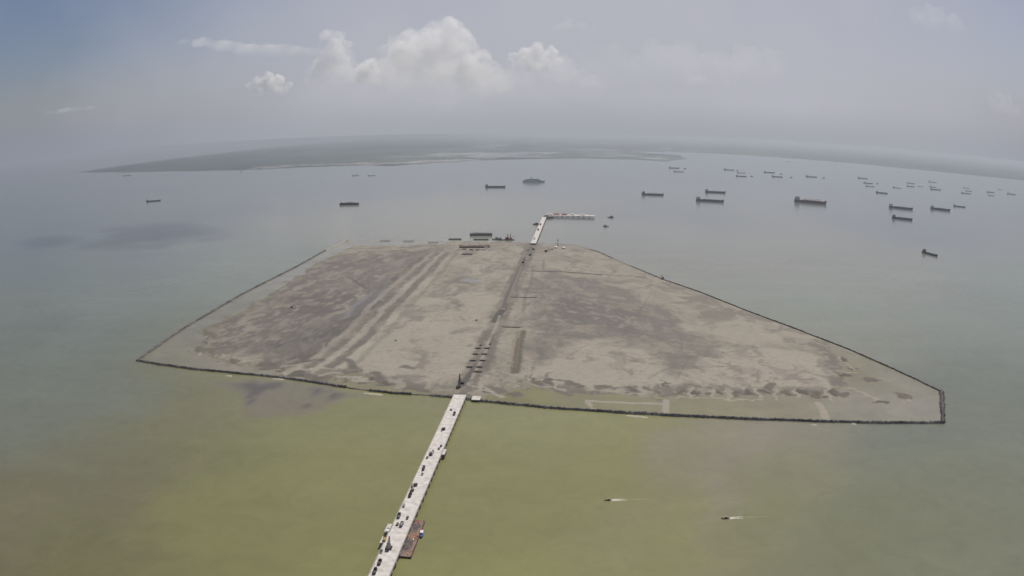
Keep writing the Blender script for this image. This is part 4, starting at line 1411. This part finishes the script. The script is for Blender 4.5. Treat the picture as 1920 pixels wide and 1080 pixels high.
# far-left frames of the unfinished far bund: low timber frames standing in shallow water
fr = [(722, 452, 'low timber frame in the shallows, leftmost by the far bund'), (766, 453, 'low timber frame in the shallows, second from the left'), (812, 455, 'angled timber frame in the shallows beside the dark bar')]
for px, py, lab in fr:
    p = at(px, py); k_ = 1 / ppm(p)
    t = empty('timber_frame', (p.x, p.y, 0), .05)
    l_ = 9 * k_
    for s, q in ((0, 12), (0, -12)):
        MB().bar((-l_, q, .9), (l_, q, .9), 1.0, .8).build('rail', M['timber'], t)
    for s in (-1, 1):
        MB().bar((s * l_, -12, 1.0), (s * l_, 12, 1.0), 1.0, .8).build('rail', M['timber'], t)
        for q in (-12, 12):
            MB().cyl((s * l_, q, -1), (s * l_, q, 2.2), .4, n=8).build('stake', M['timber'], t)
    tag(t, lab, 'frame', 'timber frames in the shallows')
# navigation platform on the right bund
p = at(1242, 524)
t = empty('beacon_platform', (p.x, p.y, 0))
MB().box((0, 0, 3), (9, 7, .6)).build('platform', M_CONC2, t)
for a_ in (-1, 1):
    for b_ in (-1, 1):
        MB().cyl((a_ * 3.6, b_ * 2.6, -1), (a_ * 3.6, b_ * 2.6, 3), .4, n=8).build('pile', M['dark'], t)
MB().box((1, 0, 3.6), (4, 3.5, 3)).build('cabin', M['dark'], t)
MB().bar((-2, 0, 3.6), (-2, 0, 10), .5).build('mast', M['dark'], t)
MB().box((-2, 0, 9), (2.6, .6, 1.8)).build('beacon', M['dark'], t)
tag(t, 'small dark beacon platform on the right bund', 'platform')

# ------------------------------------------------------------------ far jetty and wharf
J0, J1 = at(1000, 456, 6), at(1021, 406, 6)
FJ, JRZ, JL = trestle('far_jetty', J0, J1, 17, 6.0, 45.0, 'pale far jetty running from the island to the wharf', 'jetty', kerb=True, npile=2, pile_r=.9)
for s, lab, m_ in ((.12, 'pale concrete panel stack on the near end of the far jetty', 'white'), (.42, 'brown plant on the middle of the far jetty', 'brown'), (.62, 'red-brown piling frame across the far jetty', 'red')):
    p = J0.lerp(J1, s)
    t = empty('jetty_plant', (p.x, p.y, 6.05), JRZ)
    MB().box((0, 2, 0), (16, 6, 2.5)).build('skid', M[m_], t)
    MB().box((3, 2, 2.5), (6, 5, 3)).build('cabin', M['steel' if m_ != 'white' else 'cream'], t)
    tag(t, lab, 'plant', 'plant on the far jetty')
p = at(1006, 421)
flat_barge((p.x, p.y, 0), .1, 26, 12, 3.0, 'small brown barge tied to the left side of the far jetty', 'brown', 'rust', [house(0, 0, 9, 7, 4, 'brown')], None, 'cargo_barge')
W0, W1 = at(1024, 402.5, 8), at(1115, 404.5, 8)
trestle('far_wharf', W0, W1, 58, 8.0, 22.0, 'long pale wharf deck at the far end of the jetty', 'wharf', npile=2, pile_r=1.0)
p = at(1026, 406, 6)
t = empty('landing_platform', (p.x, p.y, 0), 0)
MB().box((0, 0, 3.5), (34, 40, 2.9)).build('deck', M['steel'], t)
me = MB().cyl((0, 0, -1.5), (0, 0, 3.5), 1.2, n=8).mesh('pile', M_PILE)
for a_ in (-1, 0, 1):
    for b_ in (-1, 1):
        inst('pile', me, t, (a_ * 13, b_ * 16, 0))
MB().box((-2, 2, 6.4), (16, 10, 5)).build('shed', M['dark'], t)
tag(t, 'dark landing head where the jetty meets the wharf', 'platform')
wd = (W1 - W0).normalized(); wrz = math.atan2(wd.y, wd.x)
for s, m_, l_, lab in ((.08, 'white', 22, 'white panel stack at the left end of the wharf'), (.22, 'red', 26, 'red piling rig bed near the left end of the wharf'), (.38, 'red', 24, 'red steel frame on the wharf, left of its middle'), (.55, 'white', 20, 'white container row on the middle of the wharf'), (.75, 'white', 26, 'long white panel stack on the right half of the wharf')):
    p = W0.lerp(W1, s)
    t = empty('wharf_stack', (p.x, p.y + 12, 8.05), wrz)
    MB().box((0, 0, 0), (l_, 18, 2.4)).build('lower_tier', M[m_], t)
    MB().box((0, 0, 2.4), (l_ * .7, 13, 2.2)).build('upper_tier', M[m_], t)
    tag(t, lab, 'stack', 'stacks on the wharf')
tug(1093 - 60, 409, .2, 30, 'grey work boat lying along the front of the wharf head', 'steel', 'grey')
tug(1145, 408, .1, 26, 'tiny dark tug off the right tip of the wharf', 'dark', 'dark')
tug(1136, 425, 2.6, 22, 'tiny dark tug below the right tip of the wharf', 'dark', 'grey')

# ------------------------------------------------------------------ ships at anchor
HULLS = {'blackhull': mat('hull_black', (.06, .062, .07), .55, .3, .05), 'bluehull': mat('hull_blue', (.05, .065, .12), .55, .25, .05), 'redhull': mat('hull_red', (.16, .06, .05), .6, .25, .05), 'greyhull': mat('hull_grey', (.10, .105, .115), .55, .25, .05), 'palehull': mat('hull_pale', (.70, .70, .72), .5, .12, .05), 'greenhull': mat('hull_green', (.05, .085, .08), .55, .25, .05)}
M.update(HULLS)


def hull_rings(L_, B_, Fb, sheer=.25, bow=.9):
    st = [(-.5, .70, 1.05), (-.46, .92, 1.0), (-.35, 1, 1.0), (.2, 1, 1.0), (.33, .93, 1.0 + sheer * .1), (.41, .68, 1.0 + sheer * .6), (.46, .38, 1 + sheer), (.5, .04, 1 + sheer * 1.2)]
    rings, boot = [], []
    for x, b, h in st:
        xb = x * L_ * (.985 if x > .4 else 1) - (0 if x < .4 else (x - .4) * L_ * .25)
        wl = b * (.96 if x < .35 else .72)
        rings.append([(xb, -wl * B_ / 2, -1.0), (xb, wl * B_ / 2, -1.0), (x * L_, b * B_ / 2, h * Fb), (x * L_, -b * B_ / 2, h * Fb)])
        zz = .16 * Fb
        f = (zz + 1) / (h * Fb + 1)
        bx = xb + (x * L_ - xb) * f; by = (wl + (b - wl) * f) * B_ / 2 + .12
        boot.append([(xb - (.0), -wl * B_ / 2 - .12, -.95), (xb, wl * B_ / 2 + .12, -.95), (bx, by, zz), (bx, -by, zz)])
    return rings, boot


def cargo_ship(px0, px1, py, label, hull='blackhull', top='white', hatch='steel', cranes=0, tanker=False, dy=0.0, fbk=.068, name='cargo_ship', cat='ship', group='ships at anchor in the bay', detail=2, bridge_at=-1):
    c = at((px0 + px1) / 2, py)
    L_ = (px1 - px0) / ppm(c) / math.cos(dy)
    t = empty(name, (c.x, c.y, 0), -math.atan2(c.x, c.y) - dy + (0 if bridge_at < 0 else math.pi))
    B_ = L_ * .15; Fb = L_ * fbk
    rings, boot = hull_rings(L_, B_, Fb)
    h = MB().loft(rings).build('hull', M[hull], t)
    if detail > 1:
        MB().loft(boot).build('boot_topping', M['hullred'], h)
    s = MB().box((-.40 * L_, 0, Fb), (L_ * .105, B_ * .86, L_ * .055)).box((-.40 * L_, 0, Fb + L_ * .055), (L_ * .085, B_ * .7, L_ * .03)).build('superstructure', M[top], t)
    MB().box((-.392 * L_, 0, Fb + L_ * .085), (L_ * .055, B_ * 1.0, L_ * .018)).build('wheelhouse', M[top], s)
    MB().box((-.475 * L_, 0, Fb), (L_ * .03, B_ * .3, L_ * .085), top=(.8, .8)).build('funnel', M['red' if detail > 1 else hull], t)
    if detail > 1:
        for k in range(2):
            MB().box((-.3465 * L_, 0, Fb + L_ * (.016 + .022 * k)), (L_ * .0012, B_ * .7, L_ * .007)).build('window_row', M['glass'], s)
    if tanker:
        MB().box((.02 * L_, 0, Fb + .02), (L_ * .64, B_ * .12, L_ * .012)).build('pipe_deck', M[hatch], t)
        MB().box((.02 * L_, 0, Fb + .02), (L_ * .03, B_ * .6, L_ * .02)).build('manifold', M[hatch], t)
    else:
        n = 5 if detail > 1 else 3
        for k in range(n):
            x = (-.27 + .62 * (k + .5) / n) * L_
            MB().box((x, 0, Fb), (L_ * .62 / n * .74, B_ * .62, L_ * .016)).build('hatch', M[hatch], t)
        for k in range(cranes):
            x = (-.27 + .62 * (k + 1) / (cranes + 1)) * L_
            cr = MB().cyl((x, 0, Fb), (x, 0, Fb + L_ * .065), L_ * .008, L_ * .006, 8).build('deck_crane', M['cream' if top != 'grey' else 'grey'], t)
            MB().bar((x, 0, Fb + L_ * .06), (x + L_ * .085, 0, Fb + L_ * .045), L_ * .006).build('jib', M['cream'], cr)
    MB().box((.45 * L_, 0, Fb * 1.12), (L_ * .05, B_ * .5, L_ * .014)).build('forecastle', M[hull], t)
    MB().bar((.45 * L_, 0, Fb * 1.2), (.45 * L_, 0, Fb * 1.2 + L_ * .05), L_ * .005).build('foremast', M['grey'], t)
    MB().bar((-.39 * L_, 0, Fb + L_ * .1), (-.39 * L_, 0, Fb + L_ * .15), L_ * .006).build('radar_mast', M['grey'], s)
    tag(t, label, cat, group)
    return t


cargo_ship(1203, 1245, 366, 'dark freighter with low deckhouse, alone midway above the jetty tip', 'greyhull', 'grey', 'steel', 2)
cargo_ship(1322, 1361, 361.5, 'dark tanker just above a larger freighter left of the big geared bulk carrier', 'blackhull', 'cream', 'brown', 0, True)
cargo_ship(1305, 1358, 378, 'long dark freighter with pale bridge below the dark tanker', 'greyhull', 'white', 'green', 0, False, .12)
cargo_ship(1489, 1551, 381, 'largest bulk carrier with cream deck cranes in the right half of the bay', 'blackhull', 'cream', 'red', 4, False, .16, fbk=.075)
cargo_ship(1666, 1713, 391.5, 'dark freighter with tall pale bridge above a shorter blue freighter', 'greyhull', 'white', 'steel', 1, False, .15)
cargo_ship(1672, 1712, 411.5, 'dark blue freighter, lowest of the group at the right', 'bluehull', 'grey', 'navy', 2, False, .2, fbk=.08)
cargo_ship(1744, 1783, 394, 'dark blue freighter right of the tall-bridged freighter', 'bluehull', 'white', 'navy', 2, False, .2, fbk=.08)
cargo_ship(1787, 1811, 388, 'short dark coaster just right of the blue freighter', 'greyhull', 'white', 'steel', 0, False, .1, name='coaster')
cargo_ship(1729, 1759, 477.5, 'dark slanting coaster alone nearest the right edge of the island', 'blackhull', 'grey', 'dark', 0, False, .85, fbk=.06, name='coaster')
cargo_ship(1642, 1665, 362.5, 'dark coaster with two deckhouses above the freighter group', 'greyhull', 'grey', 'steel', 1, False, .1, name='coaster')
cargo_ship(910, 948, 351.5, 'dark tanker with white bridge left of the pale passenger ship', 'blackhull', 'white', 'cream', 0, True, .1)
cargo_ship(274, 302, 377.5, 'lone dark coaster with white bridge at the far left of the bay', 'blackhull', 'white', 'cream', 0, True, .08, name='coaster', fbk=.06)
# lone loaded barge left of centre
p = at(655, 384); k_ = 1 / ppm(p)
flat_barge((p.x, p.y, 0), 0.0, 36 * k_, 26, 9, 'lone dark loaded barge on open water left of centre', 'blackhull', 'steel', [hold(2, 0, 30 * k_, 20, 4, 'coal'), house(-15 * k_, 0, 5, 12, 5, 'grey')], None, 'cargo_barge')


def passenger_ship(px0, px1, py, label):
    c = at((px0 + px1) / 2, py); L_ = (px1 - px0) / ppm(c)
    t = empty('passenger_ship', (c.x, c.y, 0), -math.atan2(c.x, c.y))
    B_ = L_ * .15; Fb = L_ * .07
    rings, boot = hull_rings(L_, B_, Fb)
    MB().loft(rings).build('hull', M['palehull'], t)
    z = Fb
    for k, (x0, x1, w) in enumerate(((-.47, .36, .92), (-.44, .31, .85), (-.38, .27, .8), (-.30, .22, .7))):
        d = MB().box(((x0 + x1) / 2 * L_, 0, z), ((x1 - x0) * L_, B_ * w, L_ * .022)).build('passenger_deck', M['palehull'], t)
        for s in (-1, 1):
            MB().box(((x0 + x1) / 2 * L_, s * B_ * w / 2, z + L_ * .008), ((x1 - x0) * L_ * .94, .2, L_ * .005)).build('window_row', M['grey'], d)
        z += L_ * .022
    MB().box((-.12 * L_, 0, z), (L_ * .06, B_ * .3, L_ * .055), top=(.75, .8)).build('funnel', M['grey'], t)
    MB().bar((.15 * L_, 0, z), (.15 * L_, 0, z + L_ * .06), L_ * .006).build('mast', M['grey'], t)
    tag(t, label, 'ship', 'ships at anchor in the bay')


passenger_ship(980, 1022, 341.5, 'pale grey passenger ship with stepped decks above the wharf')

# far small freighters and barges of the outer anchorage
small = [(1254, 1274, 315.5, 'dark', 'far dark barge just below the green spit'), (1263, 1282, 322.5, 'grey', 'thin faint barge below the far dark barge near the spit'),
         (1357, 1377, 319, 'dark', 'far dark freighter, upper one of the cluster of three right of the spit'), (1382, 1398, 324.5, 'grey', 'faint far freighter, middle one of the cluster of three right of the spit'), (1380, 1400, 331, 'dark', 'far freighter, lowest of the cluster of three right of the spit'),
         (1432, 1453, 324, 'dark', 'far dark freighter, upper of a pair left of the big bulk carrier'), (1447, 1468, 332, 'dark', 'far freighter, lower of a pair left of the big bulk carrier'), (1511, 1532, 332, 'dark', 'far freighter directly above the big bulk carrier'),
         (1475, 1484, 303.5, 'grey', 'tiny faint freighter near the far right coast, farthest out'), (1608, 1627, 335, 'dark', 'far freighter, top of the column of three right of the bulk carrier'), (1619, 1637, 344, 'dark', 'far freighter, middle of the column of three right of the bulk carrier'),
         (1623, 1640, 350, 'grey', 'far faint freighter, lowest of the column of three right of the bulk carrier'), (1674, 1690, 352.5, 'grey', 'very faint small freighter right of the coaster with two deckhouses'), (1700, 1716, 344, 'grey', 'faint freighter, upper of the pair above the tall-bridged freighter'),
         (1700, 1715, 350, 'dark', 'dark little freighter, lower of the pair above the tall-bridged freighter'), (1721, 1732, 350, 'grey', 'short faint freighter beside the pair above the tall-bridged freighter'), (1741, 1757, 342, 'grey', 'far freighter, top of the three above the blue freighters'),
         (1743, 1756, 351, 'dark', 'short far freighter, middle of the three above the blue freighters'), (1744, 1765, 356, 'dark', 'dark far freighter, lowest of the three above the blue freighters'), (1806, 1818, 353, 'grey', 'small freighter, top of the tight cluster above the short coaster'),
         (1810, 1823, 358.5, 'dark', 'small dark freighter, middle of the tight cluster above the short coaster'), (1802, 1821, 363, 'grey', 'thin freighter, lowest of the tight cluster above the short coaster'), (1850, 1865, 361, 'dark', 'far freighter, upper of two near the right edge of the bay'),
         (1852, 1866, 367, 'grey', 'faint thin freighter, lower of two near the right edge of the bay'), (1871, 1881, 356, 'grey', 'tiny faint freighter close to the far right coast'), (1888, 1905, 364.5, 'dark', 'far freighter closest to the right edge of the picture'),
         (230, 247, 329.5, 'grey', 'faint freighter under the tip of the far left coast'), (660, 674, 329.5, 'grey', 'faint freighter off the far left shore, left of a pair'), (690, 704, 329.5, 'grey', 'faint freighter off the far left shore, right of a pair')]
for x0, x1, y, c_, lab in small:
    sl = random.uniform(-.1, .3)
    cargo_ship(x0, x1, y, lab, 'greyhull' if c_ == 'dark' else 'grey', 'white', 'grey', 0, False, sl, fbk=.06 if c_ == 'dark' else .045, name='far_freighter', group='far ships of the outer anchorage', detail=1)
for px, py, lab in ((1284, 316.5, 'tiny tug right of the far dark barge below the spit'), (1382, 320, 'tiny tug beside the upper freighter of the cluster of three'), (1409, 331, 'tiny tug right of the lowest freighter of the cluster of three'), (1464, 326.5, 'tiny tug right of the upper pair freighter left of the bulk carrier'), (1483, 333, 'tiny tug right of the lower pair freighter left of the bulk carrier'),
                    (1544, 334, 'tiny tug right of the freighter above the big bulk carrier'), (1645, 344.5, 'tiny tug right of the middle freighter in the column of three')):
    p = at(px, py); tug(px, py, random.uniform(-.3, .3), 5.5 / ppm(p), lab, 'greyhull', 'grey', 'tiny tugs of the outer anchorage')

# ------------------------------------------------------------------ cumulus far behind the mainland, above the haze
def cloud_mat(name, dens, zlo, zhi, size, g=0.35):
    m = bpy.data.materials.new(name); m.use_nodes = True
    nt = m.node_tree; nt.nodes.clear()
    pv = nt.nodes.new('ShaderNodeVolumePrincipled')
    pv.inputs['Color'].default_value = (0.9995, 0.998, 0.994, 1)
    pv.inputs['Density'].default_value = dens
    for a in ('Density Attribute', 'Temperature Attribute', 'Color Attribute'):
        pv.inputs[a].default_value = ''
    pv.inputs['Anisotropy'].default_value = g
    tc = nt.nodes.new('ShaderNodeTexCoord'); sp = nt.nodes.new('ShaderNodeSeparateXYZ')
    nt.links.new(tc.outputs['Object'], sp.inputs[0])
    mr = nt.nodes.new('ShaderNodeMapRange'); mr.interpolation_type = 'SMOOTHSTEP'
    mr.inputs[1].default_value = zlo; mr.inputs[2].default_value = zhi
    nt.links.new(sp.outputs[2], mr.inputs[0])
    n = nt.nodes.new('ShaderNodeTexNoise'); n.inputs['Scale'].default_value = 1.0 / size; n.inputs['Detail'].default_value = 3
    nt.links.new(tc.outputs['Object'], n.inputs['Vector'])
    m2 = nt.nodes.new('ShaderNodeMapRange'); m2.inputs[1].default_value = 0.38; m2.inputs[2].default_value = 0.62
    m2.inputs[3].default_value = 0.25 * dens; m2.inputs[4].default_value = 1.6 * dens
    nt.links.new(n.outputs[0], m2.inputs[0])
    mu = nt.nodes.new('ShaderNodeMath'); mu.operation = 'MULTIPLY'
    nt.links.new(mr.outputs[0], mu.inputs[0]); nt.links.new(m2.outputs[0], mu.inputs[1])
    nt.links.new(mu.outputs[0], pv.inputs['Density'])
    ou = nt.nodes.new('ShaderNodeOutputMaterial'); nt.links.new(pv.outputs[0], ou.inputs['Volume'])
    m.cycles.volume_step_rate = 0.5
    return m


def cloud_tex(size, depth):
    t = bpy.data.textures.new('billow', 'CLOUDS')
    t.noise_scale = size; t.noise_depth = depth; t.noise_type = 'SOFT_NOISE'
    return t


def cloud(lumps, label, dens, dist=20000.0, flat=1.0, deep=1.0, seed=0, voxel=70.0, rough=1.0, kids=14, fade=.75):
    """heap of lumps (px, py, radius px), each budding smaller lumps, fused into one billowing body"""
    rnd = random.Random(seed)
    d0 = ray(lumps[0][0], lumps[0][1]); base = d0 * dist; origin = Vector((base.x, base.y, base.z + H))
    bmv = []
    k = dist / F
    for (px, py, r) in lumps:
        dd = dist + rnd.uniform(-1, 1) * r * k * 1.2
        c = ray(px, py) * dd + Vector((0, 0, H)) - origin
        bmv.append((c, r * k))
        for j in range(kids):
            a = rnd.uniform(0, 2 * math.pi); e = rnd.uniform(-.35, 1.0)
            v = Vector((math.cos(a) * math.cos(e), math.sin(a) * math.cos(e), math.sin(e)))
            q = rnd.uniform(.22, .46)
            bmv.append((c + Vector((v.x, v.y * deep, v.z * flat)) * (r * k * .85), r * k * q))
    ico = ICO
    mb = MB()
    for c, r in bmv:
        mb.add([(c.x + v[0] * r, c.y + v[1] * r * deep, c.z + v[2] * r * flat) for v in ico[0]], ico[1])
    zs = [v[2] for v in mb.v]
    o = mb.build('cloud', cloud_mat('cloud_vapour', dens, min(zs), min(zs) + fade * (max(zs) - min(zs)), 11 * voxel), None, origin)
    m1 = o.modifiers.new('fuse', 'REMESH'); m1.mode = 'VOXEL'; m1.voxel_size = voxel; m1.use_smooth_shade = True
    for size, amt in ((7.0 * voxel, 3.6 * voxel), (3.0 * voxel, 2.4 * voxel), (1.3 * voxel, 1.1 * voxel)):
        m2 = o.modifiers.new('billow', 'DISPLACE'); m2.texture = cloud_tex(size, 3); m2.strength = amt * rough; m2.texture_coords = 'LOCAL'; m2.mid_level = .5
    tag(o, label, 'cloud', 'clouds over the mainland')
    return o


def make_ico():
    import bmesh
    bm = bmesh.new(); bmesh.ops.create_icosphere(bm, subdivisions=2, radius=1.0)
    r = ([tuple(v.co) for v in bm.verts], [tuple(v.index for v in f.verts) for f in bm.faces]); bm.free()
    return r


ICO = make_ico()
cloud([(838, 58, 28), (812, 60, 20), (866, 80, 27), (880, 100, 22), (766, 76, 22), (742, 82, 16), (795, 82, 30), (842, 104, 44), (722, 96, 14), (770, 112, 40), (820, 140, 46), (745, 140, 40), (870, 150, 44)], 'tall cauliflower cumulus tower, highest and widest of the clouds', 1.5e-3, seed=1, voxel=40, rough=1.25, fade=.95)
cloud([(905, 112, 20), (884, 122, 24), (925, 130, 18), (868, 142, 22), (900, 146, 28), (935, 155, 26), (890, 170, 30)], 'rounded cumulus shoulder right below the tallest cloud tower', 1.2e-3, 19000, seed=2, voxel=40, rough=1.25, fade=1.0)
cloud([(612, 66, 12), (634, 73, 13), (650, 84, 10), (628, 90, 20), (614, 112, 18), (600, 126, 18), (584, 136, 13), (640, 112, 24), (630, 140, 28), (660, 150, 26), (600, 155, 26)], 'slim leaning cumulus tower left of the tallest cloud', 2.2e-3, 19500, seed=3, voxel=34, rough=1.25, fade=1.0)
cloud([(694, 122, 13), (680, 129, 13), (704, 134, 10), (684, 146, 18), (700, 156, 16)], 'small bright cumulus knob between the two cloud towers', 4.5e-3, 18500, seed=4, voxel=28, rough=1.3, fade=1.0)
cloud([(504, 146, 12), (522, 152, 12), (484, 150, 9), (542, 160, 9), (508, 164, 16), (468, 160, 8), (530, 172, 14), (485, 172, 12)], 'small bright cumulus low down, leftmost of the heaped clouds', 6e-3, 18500, seed=5, voxel=26, rough=1.25, fade=1.0)
cloud([(1008, 94, 15), (984, 102, 14), (1036, 99, 12), (962, 108, 11), (1012, 114, 20), (1040, 120, 16), (980, 124, 18), (1010, 135, 20)], 'isolated bright cumulus right of the tallest cloud', 3e-3, 19000, seed=6, voxel=30, rough=1.25, fade=1.0)
cloud([(1110, 152, 16), (1124, 158, 14), (1096, 160, 12)], 'faint small puff low between the middle and right clouds', .5e-3, 19000, seed=7, voxel=50)
cloud([(1312, 148, 14), (1300, 154, 12), (1326, 155, 12)], 'faint lone puff in the right half of the sky', .5e-3, 19000, seed=8, voxel=50)
cloud([(1066, 46, 14), (1090, 52, 12), (1045, 54, 10), (1112, 58, 9)], 'faint ragged puff high right of the tallest cloud', .5e-3, 19000, seed=9, voxel=50)
cloud([(1750, 36, 26), (1720, 26, 18), (1785, 46, 20), (1800, 60, 12)], 'pale ragged cloud near the top right corner', .35e-3, 19000, seed=10, voxel=60)
cloud([(1880, 195, 22), (1865, 178, 14), (1898, 212, 18)], 'faint slanting cloud at the right edge of the sky', .35e-3, 19000, seed=11, voxel=60)
cloud([(380, 78, 22), (345, 77, 12), (420, 86, 28), (460, 94, 34), (500, 96, 36), (540, 98, 34), (580, 100, 30)], 'long flat pale streak of cloud left of the cloud towers', .85e-3, 21000, .40, 1.0, 12, 46, .8, 8)
cloud([(130, 206, 24), (95, 212, 18), (165, 203, 16), (112, 209, 18), (148, 204, 18)], 'faint flat wisp low at the far left of the sky', .45e-3, 20000, .25, 1.0, 13, 46, .8, 8)
# soft bodies of the cloud bank under the towers
cloud([(640, 150, 40), (690, 155, 44), (600, 165, 36), (740, 140, 50), (560, 178, 30), (660, 175, 36)], 'soft pale cloud body below the slim leaning tower', .30e-3, 21000, .85, 1.0, 14, 80, 1.2, 8)
cloud([(800, 150, 56), (860, 150, 52), (760, 165, 48), (910, 160, 44), (830, 185, 44)], 'soft pale cloud body below the tallest tower', .32e-3, 21500, .85, 1.0, 15, 80, 1.2, 8)
cloud([(980, 145, 46), (1040, 140, 46), (930, 170, 40), (1090, 165, 40), (1010, 175, 40)], 'soft pale cloud body below the isolated cumulus', .26e-3, 22000, .85, 1.0, 16, 80, 1.2, 8)

cloud([(1180, 140, 60), (1260, 125, 64), (1340, 135, 60), (1420, 120, 56), (1130, 110, 50)], 'very faint broad cloud bank in the right half of the sky', .10e-3, 23000, .7, 1.0, 17, 100, 1.2, 8)

# ------------------------------------------------------------------ humid air over the bay
hz = MB()
x0, x1, y0, y1, z0, z1 = -95000, 95000, -25000, 125000, -2.0, H + 4
hz.box(((x0 + x1) / 2, (y0 + y1) / 2, z0), (x1 - x0, y1 - y0, z1 - z0))
hm = bpy.data.materials.new('humid_air'); hm.use_nodes = True
nt = hm.node_tree; nt.nodes.clear()
pv = nt.nodes.new('ShaderNodeVolumePrincipled')
pv.inputs['Color'].default_value = (0.66, 0.695, 0.755, 1)
pv.inputs['Density'].default_value = 0.50e-4
pv.inputs['Density Attribute'].default_value = ''
pv.inputs['Temperature Attribute'].default_value = ''
pv.inputs['Color Attribute'].default_value = ''
pv.inputs['Anisotropy'].default_value = 0.5
ou = nt.nodes.new('ShaderNodeOutputMaterial'); nt.links.new(pv.outputs[0], ou.inputs['Volume'])
try:
    hm.cycles.homogeneous_volume = True
except Exception:
    pass
ho = hz.build('haze', hm)
tag(ho, 'pale humid haze over the whole bay', 'haze', kind='stuff')
